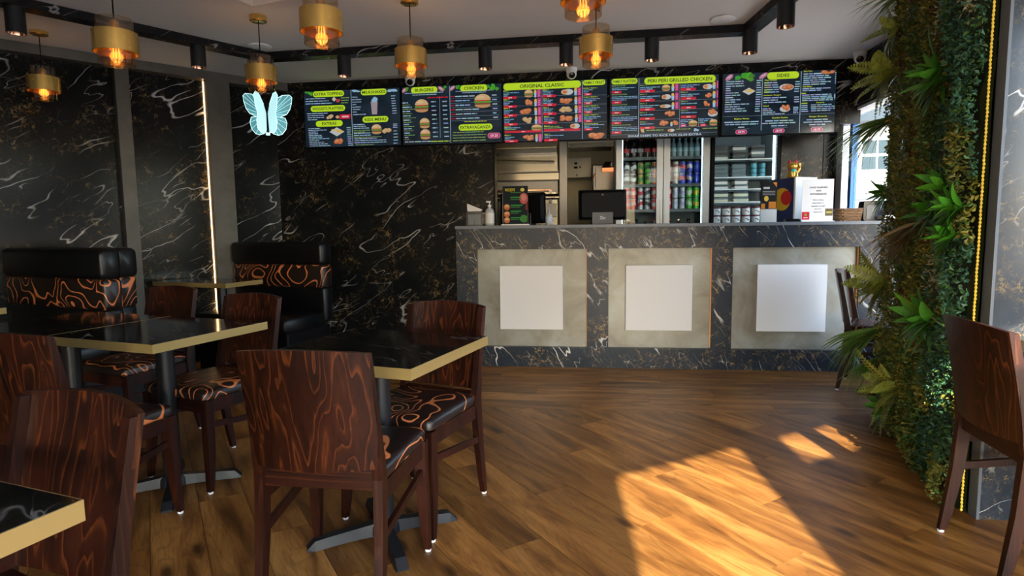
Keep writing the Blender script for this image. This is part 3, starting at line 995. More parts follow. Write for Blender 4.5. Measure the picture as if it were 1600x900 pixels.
# ------------------------------------------------------------------ service counter
ct = thing('service_counter', 'long black marble counter with three white squares on grey panels', 'counter', CF(0, 0), YB)
CU0, CU1 = -1.69, 1.765
NICHE = [(-1.512, -0.583), (-0.405, 0.427), (0.590, 1.555)]
SQ = [(-1.321, -0.785), (-0.263, 0.276), (0.785, 1.320)]
bm = NB(); bx(bm, CU0 + 0.01, 0.055, 0.0, CU1, 0.56, 1.18); obj('body', bm, M['dark_wall'], ct)
def cpart(name, m, u0, y0, z0, u1, y1, z1, par=None, bevel=0):
    bm = NB(); bx(bm, u0, y0, z0, u1, y1, z1)
    return obj(name, bm, M[m] if isinstance(m, str) else m, par or ct, bevel=bevel)
ZN0, ZN1 = 0.172, 1.006
g = 0.0008
for a, c in ((CU0, -0.494), (-0.494, 0.508), (0.508, CU1)):
    cpart('marble_rail', 'marble_counter', a + g, 0.0, ZN1, c - g, 0.055, 1.18)
    cpart('marble_rail', 'marble_counter', a + g, 0.0, 0.0, c - g, 0.055, ZN0)
for a, c in ((CU0, NICHE[0][0]), (NICHE[0][1], NICHE[1][0]), (NICHE[1][1], NICHE[2][0]), (NICHE[2][1], CU1)):
    cpart('marble_stile', 'marble_counter', a, 0.0, ZN0 + g, c, 0.055, ZN1 - g)
for (a, c), (s0, s1) in zip(NICHE, SQ):
    p_ = cpart('recessed_panel', 'pewter', a, 0.042, ZN0, c, 0.0545, ZN1)
    cpart('white_square', 'white_tile', s0, 0.010, 0.322, s1, 0.042, 0.866, p_, 0.002)
    cpart('led_strip', 'led_dim', c - 0.004, 0.020, ZN0 + 0.01, c - 0.0005, 0.040, ZN1 - 0.004, p_)
bm = NB(); bx(bm, CU0 - 0.004, -0.014, 1.1805, CU1, 0.60, 1.207)
o = obj('worktop', bm, M['grey'], None, CF(0, 0), YB, bevel=0.002)
tag(o, 'thin dark grey worktop running along the marble counter', 'worktop')
ZC = 1.207

# ------------------------------------------------------------------ printed flat artwork
TXT = {}
def text_geo(s):
    if s not in TXT:
        cu = bpy.data.curves.new('lettering', 'FONT')
        cu.body = s
        cu.resolution_u = 2
        cu.offset = 0.02
        ob = bpy.data.objects.new('lettering', cu)
        COL.objects.link(ob)
        dg = bpy.context.evaluated_depsgraph_get()
        me = bpy.data.meshes.new_from_object(ob.evaluated_get(dg))
        vs_ = [(v.co.x, v.co.y) for v in me.vertices]
        fs = [list(p.vertices) for p in me.polygons]
        bpy.data.objects.remove(ob)
        bpy.data.meshes.remove(me)
        bpy.data.curves.remove(cu)
        x0, x1 = min(v[0] for v in vs_), max(v[0] for v in vs_)
        y0, y1 = min(v[1] for v in vs_), max(v[1] for v in vs_)
        TXT[s] = ([((x - x0) / (x1 - x0), (y - y0) / (y1 - y0)) for x, y in vs_], fs, (x1 - x0) / (y1 - y0))
    return TXT[s]

class Print:
    """coloured flat polygons lying in the local XZ plane, front towards -y"""
    def __init__(s):
        s.v, s.f, s.c = [], [], []
    def poly(s, pts, col, y=0.0):
        k = len(s.v)
        s.v += [(p[0], y, p[1]) for p in pts]
        s.f.append(list(range(k, k + len(pts))))
        s.c.append(col)
    def rect(s, x0, z0, x1, z1, col, y=0.0):
        s.poly([(x0, z0), (x1, z0), (x1, z1), (x0, z1)], col, y)
    def ell(s, cx, cz, rx, rz, col, y=0.0, n=14, jit=0.0):
        s.poly([(cx + rx * math.cos(2 * PI * i / n) * (1 + jit * RND.uniform(-1, 1)), cz + rz * math.sin(2 * PI * i / n) * (1 + jit * RND.uniform(-1, 1))) for i in range(n)], col, y)
    def pill(s, x0, z0, x1, z1, col, y=0.0):
        s.poly([((x0 + x1) / 2 + a, (z0 + z1) / 2 + c) for a, c in rrect(x1 - x0, z1 - z0, (z1 - z0) * 0.499, 5)], col, y)
    def text(s, str_, x0, z0, x1, z1, col, y=0.0):
        vs_, fs, _ = text_geo(str_)
        k = len(s.v)
        s.v += [(x0 + a * (x1 - x0), y, z0 + b_ * (z1 - z0)) for a, b_ in vs_]
        for f in fs:
            s.f.append([k + i for i in f]); s.c.append(col)
    def ctext(s, str_, cx, cz, h, col, y=0.0, maxw=None, stretch=1.0):
        w = text_geo(str_)[2] * h * stretch
        if maxw and w > maxw:
            w = maxw
        s.text(str_, cx - w / 2, cz - h / 2, cx + w / 2, cz + h / 2, col, y)
    def build(s, name, m, parent):
        me = bpy.data.meshes.new(name)
        me.from_pydata(s.v, [], s.f)
        ca = me.color_attributes.new('print', 'FLOAT_COLOR', 'CORNER')
        i = 0
        for p, c in zip(me.polygons, s.c):
            for li in p.loop_indices:
                ca.data[li].color = (*c, 1)
        me.materials.append(m)
        o = bpy.data.objects.new(name, me)
        COL.objects.link(o)
        o.parent = parent
        return o

PC = {'w': (0.42, 0.58, 0.78), 'g': (0.26, 0.42, 0.12), 'y': (0.55, 0.66, 0.05), 'c': (0.26, 0.50, 0.74), 'red': (0.62, 0.010, 0.035),
      'pink': (0.62, 0.035, 0.20), 'lime': (0.52, 0.76, 0.018), 'bun': (0.50, 0.27, 0.11), 'bun2': (0.62, 0.40, 0.20), 'green': (0.08, 0.34, 0.03),
      'meat': (0.22, 0.07, 0.04), 'wing': (0.52, 0.15, 0.05), 'wing2': (0.66, 0.26, 0.11), 'nug': (0.52, 0.33, 0.15), 'nug2': (0.64, 0.44, 0.22),
      'chip': (0.70, 0.46, 0.08), 'plate': (0.52, 0.54, 0.55), 'milk': (0.28, 0.48, 0.66), 'cup': (0.34, 0.55, 0.72), 'onion': (0.50, 0.19, 0.30), 'shake': (0.36, 0.28, 0.32)}
def food(kind, x0, zc, x1, h):
    p = Print()
    w = x1 - x0
    cx = (x0 + x1) / 2
    z0, z1 = zc - h / 2, zc + h / 2
    def y(k):
        return -0.0004 * k
    if kind == 'burger':
        p.ell(cx, z0 + h * 0.22, w * 0.46, h * 0.20, PC['bun'], y(1), 16)
        p.rect(x0 + w * .05, z0 + h * .25, x1 - w * .05, z0 + h * .40, PC['meat'], y(2))
        for i in range(6):
            p.ell(x0 + w * (0.1 + 0.16 * i), z0 + h * .45, w * .11, h * .08, PC['green'], y(3), 8, .2)
        for i in range(3):
            p.ell(x0 + w * (0.25 + 0.25 * i), z0 + h * .54, w * .13, h * .06, PC['red'], y(4), 8)
        p.poly([(cx + w * .47 * math.cos(a), z0 + h * .57 + h * .43 * math.sin(a)) for a in [PI * i / 12 for i in range(13)]], PC['bun2'], y(5))
        p.ell(cx - w * .1, z0 + h * .78, w * .22, h * .10, (0.70, 0.48, 0.26), y(6), 10)
    elif kind in ('wings', 'nugget', 'plate'):
        a, b_ = (PC['nug'], PC['nug2']) if kind == 'nugget' else (PC['wing'], PC['wing2'])
        if kind == 'plate':
            p.ell(cx, zc - h * .1, w * .5, h * .38, PC['plate'], y(1), 20)
        k = 2
        for i in range(7):
            r = RND.uniform(.20, .27)
            px = cx + w * RND.uniform(-.28, .28); pz = zc + h * RND.uniform(-.18, .22)
            p.ell(px, pz, w * r * .8, h * r, a, y(k), 9, .18)
            p.ell(px - w * .02, pz + h * .05, w * r * .5, h * r * .55, b_, y(k + 1), 8, .2)
            k += 2
    elif kind == 'fries':
        p.poly([(x0, zc), (cx, z0), (x1, zc), (cx, z1)], PC['plate'], y(1))
        for i in range(9):
            px = cx + w * RND.uniform(-.28, .28); pz = zc + h * RND.uniform(-.05, .22)
            p.ell(px, pz, w * .15, h * .09, PC['chip'], y(2 + i), 6, .3)
    elif kind == 'pot':
        p.poly([(cx - w * .32, z0), (cx + w * .32, z0), (cx + w * .45, zc + h * .1), (cx - w * .45, zc + h * .1)], PC['cup'], y(1))
        p.ell(cx, zc + h * .22, w * .42, h * .24, PC['chip'], y(2), 8, .2)
    elif kind == 'shake':
        p.poly([(cx - w * .30, z0), (cx + w * .30, z0), (cx + w * .40, zc + h * .18), (cx - w * .40, zc + h * .18)], PC['shake'], y(1))
        for i in range(5):
            p.ell(cx + w * RND.uniform(-.25, .25), zc + h * RND.uniform(.2, .34), w * .26, h * .10, PC['milk'], y(2 + i), 9, .2)
    elif kind == 'wrap':
        p.ell(cx + w * .1, zc, w * .40, h * .40, PC['plate'], y(1), 14)
        p.ell(cx - w * .18, zc, w * .28, h * .34, PC['bun2'], y(2), 10); p.ell(cx - w * .18, zc, w * .17, h * .2, PC['wing'], y(3), 8, .2)
    elif kind == 'leaf':
        for i in range(7):
            p.ell(x0 + w * RND.uniform(.1, .9), zc + h * RND.uniform(-.2, .35), w * .15, h * .25, (RND.uniform(.03, .10), RND.uniform(.22, .42), .02), y(1 + i), 8, .3)
    elif kind == 'onion':
        s = 1 if RND.random() < .5 else -1
        p.poly([(cx + w * .5 * math.cos(a) , zc + h * .35 * math.sin(a) + s * w * .25 * math.cos(a)) for a in [2 * PI * i / 14 for i in range(14)]], PC['onion'], y(1))
        p.poly([(cx + w * .3 * math.cos(a) , zc + h * .08 + h * .15 * math.sin(a) + s * w * .15 * math.cos(a)) for a in [2 * PI * i / 10 for i in range(10)]], (0.62, 0.40, 0.48), y(2))
    else:
        c_ = {'milk': PC['milk'], 'red': (0.45, 0.05, 0.06)}[kind]
        for i in range(5):
            p.ell(cx + w * RND.uniform(-.3, .3), zc + h * RND.uniform(-.2, .2), w * .22, h * .28, c_, y(1 + i), 8, .3)
    return p

MENU=[
[('p',98,509,408,55,'EXTRA TOPPING'),('p',70,369,413,55,'WOODYS PLATTERS'),('p',115,229,383,55,'EXTRAS'),('p',573,509,824,55,'MILKSHAKES'),('p',580,253,833,55,'KIDS MENU'),('v',476,274,476,550),('f',5,514,99,45.8,'leaf'),('f',476,520,572,29.2,'milk'),('f',821,518,929,37.5,'milk'),('b',24,464,220,10,'w'),('b',22,441,253,10,'w'),('b',21,418,286,10,'w'),('b',376,462,456,10,'g'),('b',375,439,451,10,'g'),('b',374,416,442,10,'g'),('f',285,453,329,45.8,'fries'),('f',320,436,371,37.5,'red'),('b',31,326,237,10,'w'),('b',33,307,200,10,'w'),('b',35,288,202,10,'w'),('b',36,269,139,10,'w'),('f',216,289,297,54.2,'nugget'),('f',305,289,361,44.2,'nugget'),('r',356,288,466,41.7,'red'),('b',36,186,156,9.2,'w'),('b',37,170,221,9.2,'w'),('b',38,154,128,9.2,'w'),('b',39,138,133,9.2,'w'),('b',39,121,177,9.2,'w'),('b',40,105,174,9.2,'w'),('b',41,89,243,9.2,'w'),('b',42,72,141,9.2,'w'),('b',43,56,189,9.2,'w'),('b',44,40,229,9.2,'w'),('b',45,23,251,9.2,'w'),('b',420,186,460,9.2,'w'),('b',421,170,461,9.2,'w'),('b',422,153,462,9.2,'w'),('b',423,136,463,9.2,'w'),('b',424,120,464,9.2,'w'),('b',425,103,465,9.2,'w'),('b',426,87,466,9.2,'w'),('b',427,70,467,9.2,'w'),('b',428,53,468,9.2,'w'),('b',429,37,469,9.2,'w'),('b',430,20,471,9.2,'w'),('f',248,149,397,83.3,'fries'),('f',264,59,402,83.3,'wings'),('t',481,464,541,12.5,'w','VANILLA'),('t',482,441,579,12.5,'w','STRAWBERRY'),('t',483,418,573,12.5,'w','CHOCOLATE'),('t',484,396,525,12.5,'w','OREO'),('t',486,372,568,12.5,'w','BALLERINO'),('t',487,350,559,12.5,'w','SNICKERS'),('t',488,327,528,12.5,'w','MARS'),('t',489,303,618,12.5,'w','FERRERO ROCHER'),('b',865,462,908,10,'w'),('b',866,439,909,10,'w'),('b',868,416,911,10,'w'),('b',869,394,912,10,'w'),('b',870,371,913,10,'w'),('b',872,348,915,10,'w'),('b',873,326,916,10,'w'),('b',874,303,917,10,'w'),('f',659,386,742,175,'shake'),('b',488,210,598,9.2,'w'),('b',488,193,610,9.2,'w'),('b',487,175,643,9.2,'w'),('b',489,155,649,8.3,'g'),('b',488,140,602,8.3,'g'),('b',491,129,651,10,'w'),('b',490,109,654,10,'w'),('b',488,91,765,7.5,'g'),('b',494,78,713,10,'w'),('b',493,60,804,10,'w'),('b',492,41,808,10,'w'),('b',502,21,687,7.5,'g'),('b',877,203,919,9.2,'w'),('b',877,187,918,9.2,'w'),('b',876,172,918,9.2,'w'),('b',879,140,922,10,'w'),('b',878,112,921,10,'w'),('b',877,83,920,10,'w'),('b',876,55,920,10,'w'),('b',875,27,919,10,'w'),('f',663,160,767,93.3,'burger'),('f',763,144,871,70.8,'nugget')],
[('p',96,515,348,57.1,'BURGERS'),('p',563,516,818,57.1,'CHICKEN'),('p',541,150,859,57.1,'EXTRAVAGANZA'),('v',464,277,464,554.6),('f',-14,514,50,54.6,'onion'),('f',46,516,93,46.2,'leaf'),('f',354,518,411,52.1,'onion'),('f',398,514,436,46.2,'leaf'),('f',461,517,516,50.4,'onion'),('f',520,525,564,46.2,'leaf'),('f',811,514,927,67.2,'leaf'),('b',36,478,401,8.4,'w'),('b',109,461,338,8.4,'w'),('b',252,432,447,13.4,'red'),('b',6,393,65,12.6,'w'),('b',5,373,82,7.6,'g'),('b',8,353,98,12.6,'w'),('b',7,334,148,7.6,'g'),('b',10,314,83,12.6,'w'),('b',9,294,99,7.6,'g'),('b',12,274,85,12.6,'w'),('b',11,255,136,7.6,'g'),('b',14,235,83,12.6,'w'),('b',14,215,100,7.6,'g'),('b',16,195,68,12.6,'w'),('b',16,176,119,7.6,'g'),('b',19,155,92,12.6,'w'),('b',18,136,108,7.6,'g'),('b',21,116,73,12.6,'w'),('b',20,96,124,7.6,'g'),('b',23,76,58,12.6,'w'),('b',23,56,74,7.6,'g'),('b',285,394,329,12.6,'w'),('b',287,354,331,12.6,'w'),('b',288,315,332,12.6,'w'),('b',290,275,334,12.6,'w'),('b',291,235,335,12.6,'w'),('b',293,196,337,12.6,'w'),('b',294,156,339,12.6,'w'),('b',296,116,340,12.6,'w'),('b',297,76,342,12.6,'w'),('b',391,393,435,12.6,'w'),('b',393,353,436,12.6,'w'),('b',394,314,438,12.6,'w'),('b',396,274,440,12.6,'w'),('b',397,234,441,12.6,'w'),('b',399,195,443,12.6,'w'),('b',400,155,444,12.6,'w'),('b',402,115,446,12.6,'w'),('b',404,75,448,12.6,'w'),('v2',366,252,366,378.1),('f',127,359,263,121.8,'burger'),('f',169,200,269,95.8,'burger'),('f',172,98,273,95.8,'burger'),('b',24,34,273,11.8,'w'),('b',276,32,454,11.8,'y'),('b',519,479,864,7.6,'w'),('b',582,464,806,7.6,'w'),('b',472,434,509,13.4,'red'),('b',514,433,698,13.4,'w'),('b',859,433,902,13.4,'w'),('h',474,413,925,1.7),('b',473,394,510,13.4,'red'),('b',515,394,649,13.4,'w'),('b',861,393,904,13.4,'w'),('h',473,373,924,1.7),('b',473,353,510,13.4,'red'),('b',516,353,654,13.4,'w'),('b',863,353,906,13.4,'w'),('h',472,333,924,1.7),('b',474,313,511,13.4,'red'),('b',516,313,742,13.4,'w'),('b',865,313,908,13.4,'w'),('h',471,293,923,1.7),('b',475,273,512,13.4,'red'),('b',517,273,718,13.4,'w'),('b',867,273,910,13.4,'w'),('h',470,253,923,1.7),('b',476,232,513,13.4,'red'),('b',518,233,740,13.4,'w'),('b',869,233,912,13.4,'w'),('h',469,213,922,1.7),('b',597,203,806,10.1,'y'),('f',691,383,852,127.7,'burger'),('b',486,107,779,10.1,'g'),('b',485,82,800,10.1,'g'),('b',484,57,795,10.1,'g'),('b',484,32,799,10.1,'g'),('o',814,69,933,48.7,'£9.25')],
[('p',4,512,716,62.4,'ORIGINAL CLASSIC'),('p',733,520,933,46.8,'FAMILY FEAST'),('v',729,278,729,553.8),('v2',364,256,364,468),('t',7,465,62,12.5,'y','MEAL 1'),('t',371,460,422,12.5,'y','MEAL 2'),('b',8,447,154,8.6,'c'),('b',8,434,63,8.6,'c'),('b',8,420,51,8.6,'c'),('b',373,447,466,8.6,'c'),('b',372,433,442,8.6,'c'),('b',372,420,458,8.6,'c'),('r',10,403,132,21.8,'red'),('r',369,405,491,21.8,'red'),('f',289,434,316,72.5,'pot'),('r',320,433,351,71.8,'pink'),('f',653,438,683,73.3,'pot'),('r',686,435,716,70.2,'pink'),('t',9,386,64,12.5,'y','MEAL 3'),('t',374,381,424,12.5,'y','MEAL 4'),('b',10,368,97,8.6,'c'),('b',10,354,66,8.6,'c'),('b',10,341,54,8.6,'c'),('b',375,368,468,8.6,'c'),('b',375,355,445,8.6,'c'),('b',375,341,460,8.6,'c'),('r',12,324,134,21.8,'red'),('r',372,326,494,21.8,'red'),('f',291,355,318,72.5,'pot'),('r',322,354,353,71.8,'pink'),('f',655,360,686,73.3,'pot'),('r',688,357,719,70.2,'pink'),('h',9,406,726,1.6),('t',11,307,67,12.5,'y','MEAL 5'),('t',376,302,427,12.5,'y','MEAL 6'),('b',13,288,99,8.6,'c'),('b',12,275,68,8.6,'c'),('b',12,261,56,8.6,'c'),('b',378,289,471,8.6,'c'),('b',378,276,448,8.6,'c'),('b',377,262,463,8.6,'c'),('r',14,244,135,21.8,'red'),('r',374,247,496,21.8,'red'),('f',292,276,320,72.5,'pot'),('r',324,275,355,71.8,'pink'),('f',657,281,688,73.3,'pot'),('r',690,279,721,70.2,'pink'),('h',11,327,726,1.6),('t',13,227,69,12.5,'y','MEAL 7'),('t',379,223,429,12.5,'y','MEAL 8'),('b',15,209,102,8.6,'c'),('b',14,195,70,8.6,'c'),('b',14,181,58,8.6,'c'),('b',380,210,474,8.6,'c'),('b',380,197,450,8.6,'c'),('b',380,183,466,8.6,'c'),('r',16,164,137,21.8,'red'),('r',377,168,499,21.8,'red'),('f',294,197,322,72.5,'pot'),('r',325,195,357,71.8,'pink'),('f',659,203,690,73.3,'pot'),('r',692,200,723,70.2,'pink'),('h',13,248,725,1.6),('t',15,142,71,12.5,'y','MEAL 9'),('t',381,139,432,12.5,'y','MEAL 10'),('b',14,132,161,9.4,'c'),('b',16,118,119,9.4,'g'),('r',18,96,361,18.7,'red'),('b',380,134,521,8.6,'g'),('b',380,120,548,8.6,'g'),('r',380,100,710,20.3,'red'),('h',15,164,725,1.6),('t',17,67,73,12.5,'y','MEAL 11'),('t',384,64,435,12.5,'y','MEAL 12'),('b',19,48,106,8.6,'c'),('b',19,35,74,8.6,'c'),('b',18,21,62,8.6,'c'),('b',385,52,557,8.6,'c'),('b',385,37,432,8.6,'c'),('r',21,4,140,21.8,'red'),('r',382,9,505,21.8,'red'),('f',298,38,325,72.5,'pot'),('r',329,36,360,71.8,'pink'),('h',18,89,725,1.6),('f',201,433,283,70.2,'burger'),('f',187,353,288,64,'wings'),('f',144,273,290,70.2,'wings'),('f',169,197,287,68.6,'nugget'),('f',263,128,365,54.6,'burger'),('f',173,40,294,64,'wings'),('f',532,435,647,66.3,'wrap'),('f',505,357,649,74.1,'wings'),('f',500,279,650,70.2,'nugget'),('f',513,200,652,71.8,'wings'),('f',614,131,706,58.5,'wrap'),('f',748,47,944,88.9,'wings'),('t',737,461,863,11.7,'y','FAMILY FEAST 1'),('b',739,445,822,8.6,'c'),('b',739,432,784,8.6,'c'),('b',739,419,769,8.6,'c'),('r',741,408,813,20.3,'red'),('h',737,397,948,1.6),('t',739,383,865,11.7,'y','FAMILY FEAST 2'),('b',740,366,889,8.6,'c'),('b',740,353,855,8.6,'c'),('b',740,340,817,8.6,'c'),('r',742,329,815,20.3,'red'),('h',737,318,948,1.6),('t',740,304,868,11.7,'y','FAMILY FEAST 3'),('b',742,287,891,8.6,'c'),('b',742,274,856,8.6,'c'),('b',742,261,818,8.6,'c'),('r',744,250,817,20.3,'red'),('h',737,239,948,1.6),('t',742,225,870,11.7,'y','FAMILY FEAST 4'),('b',743,208,892,8.6,'c'),('b',743,195,858,8.6,'c'),('b',743,182,820,8.6,'c'),('r',745,171,818,20.3,'red'),('h',737,160,949,1.6),('t',745,146,875,11.7,'y','MONSTER MEAL'),('b',745,136,932,8.6,'c'),('b',745,124,791,8.6,'c'),('b',745,112,875,8.6,'c'),('r',745,98,821,20.3,'red')],
[('p',307,524,922,61.8,'PERI PERI GRILLED CHICKEN'),('p',19,519,249,49.1,'FAMILY PLATTERS'),('v',261,302,261,514.6),('v2',617,285,617,411.7),('t',23,471,144,11.9,'g','MINI PLATTER'),('b',23,451,230,8.7,'c'),('b',23,437,160,8.7,'c'),('r',21,415,108,20.6,'red'),('t',23,394,157,11.9,'g','SINGLE PLATTER'),('b',23,374,247,8.7,'c'),('b',23,360,251,8.7,'c'),('b',23,346,149,8.7,'c'),('r',22,325,108,20.6,'red'),('t',23,304,157,11.9,'g','WOODY PLATTER'),('b',24,284,247,8.7,'c'),('b',24,270,251,8.7,'c'),('b',24,256,181,8.7,'c'),('r',22,235,109,20.6,'red'),('t',24,214,181,11.9,'g','MEGA PLATTER'),('b',24,194,248,8.7,'c'),('b',24,180,252,8.7,'c'),('b',24,166,213,8.7,'c'),('r',23,145,109,20.6,'red'),('t',24,125,194,11.9,'g','MONSTER PLATTER'),('b',24,105,249,8.7,'c'),('b',24,91,253,8.7,'c'),('b',24,77,245,8.7,'c'),('r',23,60,110,20.6,'red'),('t',269,466,331,11.9,'g','MEAL A'),('b',271,447,445,10.3,'c'),('b',271,432,380,10.3,'c'),('r',270,414,402,21.4,'red'),('h',265,482,612,1.6),('f',542,440,571,64.9,'pot'),('r',576,440,605,63.3,'pink'),('t',626,471,685,11.9,'g','MEAL B'),('b',626,452,786,10.3,'c'),('b',626,436,733,10.3,'c'),('r',626,417,757,21.4,'red'),('h',614,482,969,1.6),('f',894,444,925,63.3,'pot'),('r',931,445,959,63.3,'pink'),('t',270,387,332,11.9,'g','MEAL C'),('b',272,368,446,10.3,'c'),('b',272,353,381,10.3,'c'),('r',270,334,402,21.4,'red'),('h',266,403,614,1.6),('f',543,361,572,64.9,'pot'),('r',577,361,606,63.3,'pink'),('t',627,392,686,11.9,'g','MEAL D'),('b',627,373,787,10.3,'c'),('b',627,358,734,10.3,'c'),('r',628,338,758,21.4,'red'),('h',615,403,971,1.6),('f',896,365,926,63.3,'pot'),('r',932,366,961,63.3,'pink'),('t',271,307,333,11.9,'g','MEAL E'),('b',272,288,447,10.3,'c'),('b',272,273,381,10.3,'c'),('r',271,254,403,21.4,'red'),('h',267,324,615,1.6),('f',545,282,573,64.9,'pot'),('r',578,282,608,63.3,'pink'),('t',628,313,688,11.9,'g','MEAL F'),('b',628,294,766,10.3,'c'),('r',629,259,760,21.4,'red'),('h',616,325,973,1.6),('f',898,287,928,63.3,'pot'),('r',934,288,963,63.3,'pink'),('t',271,228,334,11.9,'g','MEAL G'),('b',273,208,390,10.3,'c'),('r',272,174,404,21.4,'red'),('h',267,244,616,1.6),('t',629,234,689,11.9,'g','MEAL H'),('b',629,215,767,10.3,'c'),('r',630,179,761,21.4,'red'),('h',617,246,974,1.6),('t',272,147,334,11.9,'g','MEAL I'),('b',274,128,391,10.3,'c'),('r',272,94,405,21.4,'red'),('h',268,165,617,1.6),('f',459,436,535,55.4,'burger'),('f',456,358,541,57.8,'wrap'),('f',442,278,542,39.6,'wrap'),('f',478,206,592,65.7,'wings'),('f',436,127,537,64.9,'wings'),('f',537,122,560,39.6,'pot'),('f',556,126,614,59.4,'wings'),('f',811,433,896,55.4,'wrap'),('f',824,357,900,52.2,'wings'),('f',813,285,886,61.8,'wings'),('f',861,208,952,71.2,'plate'),('f',695,121,775,51.5,'burger'),('f',874,124,948,55.4,'burger'),('f',275,68,317,41.2,'nugget'),('f',514,66,576,34,'wrap'),('f',742,66,797,35.6,'milk'),('b',625,152,736,10.3,'c'),('b',625,137,694,10.3,'c'),('b',626,121,672,10.3,'c'),('r',626,104,678,19.8,'pink'),('b',790,155,904,10.3,'c'),('b',790,139,863,10.3,'c'),('b',790,124,836,10.3,'c'),('r',795,103,852,19.8,'red'),('v2',783,129,783,79.2),('b',331,72,479,11.1,'g'),('b',588,74,715,11.1,'g'),('b',818,74,948,11.1,'g'),('h',269,93,978,1.6),('h',21,39,979,1.6),('t',169,25,811,21.4,'w','SWAP CHIPS TO RICE FOR £2.50 EXTRA')],
[('p',378,516,642,59,'SIDES'),('f',27,519,92,64.3,'onion'),('f',107,509,295,78,'leaf'),('f',310,519,382,56.8,'onion'),('f',804,532,948,39.4,'wings'),('f',932,307,979,56.8,'milk'),('v',340,242,340,454.2),('v',660,279,660,537.4),('h',15,169,973,3),('b',35,467,181,12.1,'w'),('b',34,448,180,12.1,'w'),('b',34,428,187,12.1,'w'),('b',33,409,71,12.1,'w'),('b',32,390,74,12.1,'w'),('b',32,370,141,12.1,'w'),('b',31,350,155,12.1,'w'),('b',31,331,106,12.1,'w'),('b',30,311,166,12.1,'w'),('b',30,292,120,12.1,'w'),('b',29,272,232,12.1,'w'),('b',29,252,153,12.1,'w'),('b',28,233,197,12.1,'w'),('b',28,213,212,12.1,'w'),('b',292,468,334,12.1,'w'),('b',292,448,333,12.1,'w'),('b',291,428,333,12.1,'w'),('b',290,408,332,12.1,'w'),('b',290,388,331,12.1,'w'),('b',289,368,330,12.1,'w'),('b',288,348,330,12.1,'w'),('b',287,328,329,12.1,'w'),('b',287,308,328,12.1,'w'),('b',286,288,328,12.1,'w'),('b',285,268,327,12.1,'w'),('b',284,248,326,12.1,'w'),('b',284,228,326,12.1,'w'),('b',283,208,325,12.1,'w'),('f',172,379,284,62.1,'fries'),('t',359,468,459,16.7,'y','Fried Chicken'),('b',356,445,463,12.1,'w'),('b',356,425,471,12.1,'w'),('b',356,406,475,12.1,'w'),('b',357,386,479,12.1,'w'),('b',357,366,479,12.1,'w'),('b',355,445,396,12.9,'y'),('b',356,425,396,12.9,'y'),('b',356,406,396,12.9,'y'),('b',356,386,400,12.9,'y'),('b',356,367,401,12.9,'y'),('b',614,445,655,12.1,'w'),('b',612,425,653,12.1,'w'),('b',609,405,650,12.1,'w'),('b',607,385,648,12.1,'w'),('b',605,364,646,12.1,'w'),('f',481,409,602,75.7,'plate'),('t',353,338,497,16.7,'y','Sandwich / Burgers'),('b',351,317,543,12.1,'w'),('b',351,297,474,12.1,'w'),('b',352,278,541,12.1,'w'),('b',607,316,648,12.1,'w'),('b',608,296,649,12.1,'w'),('b',608,276,650,12.1,'w'),('t',351,249,397,15.1,'y','Salad'),('b',349,225,416,11.4,'w'),('b',349,210,431,11.4,'w'),('b',350,194,454,11.4,'w'),('b',350,179,532,11.4,'w'),('f',490,225,577,68.1,'plate'),('b',603,229,644,10.6,'w'),('b',603,214,644,10.6,'w'),('b',604,198,645,10.6,'w'),('b',604,183,645,10.6,'w'),('t',680,531,749,15.1,'y','Peri Peri'),('b',679,506,886,12.9,'w'),('b',679,488,886,12.9,'w'),('b',679,471,904,12.9,'w'),('b',679,453,864,12.9,'w'),('b',679,436,904,12.9,'w'),('b',678,418,860,12.9,'w'),('b',937,508,981,12.1,'w'),('b',937,491,981,12.1,'w'),('b',937,473,981,12.1,'w'),('b',937,456,981,12.1,'w'),('b',937,438,981,12.1,'w'),('b',937,421,981,12.1,'w'),('t',675,401,750,13.6,'y','Kids Meals'),('b',674,383,904,12.1,'w'),('b',675,367,828,12.1,'w'),('b',673,329,913,12.1,'w'),('b',673,313,917,12.1,'w'),('b',674,298,925,12.1,'w'),('b',674,283,925,12.1,'w'),('b',667,344,711,12.1,'y'),('t',792,263,857,13.6,'y','Desserts'),('b',668,241,720,11.4,'w'),('b',669,225,724,11.4,'w'),('b',669,208,721,11.4,'w'),('b',670,192,736,11.4,'w'),('b',749,244,793,11.4,'w'),('b',749,227,793,11.4,'w'),('b',750,211,794,11.4,'w'),('b',751,194,794,11.4,'w'),('b',798,244,918,11.4,'w'),('b',798,228,951,11.4,'w'),('b',799,211,955,11.4,'w'),('b',799,195,909,11.4,'w'),('b',670,260,718,12.1,'y'),('t',111,145,238,18.2,'y','Mighty Meaty'),('b',27,119,321,12.9,'w'),('b',35,99,314,12.9,'w'),('b',145,74,198,12.9,'w'),('h',108,59,244,1.5),('o',124,33,222,37.8,'£8.99'),('t',428,146,561,18.2,'y','Combo Fusion'),('b',373,120,606,12.9,'w'),('b',347,100,633,12.9,'w'),('b',425,77,555,12.9,'w'),('h',424,60,559,1.5),('o',440,34,537,37.8,'£8.99'),('t',738,145,884,18.2,'y','Burger Bonanza'),('b',717,119,896,12.9,'w'),('b',692,99,922,12.9,'w'),('b',740,77,872,12.9,'w'),('h',738,60,874,1.5),('o',754,35,854,37.8,'£8.99')],
]


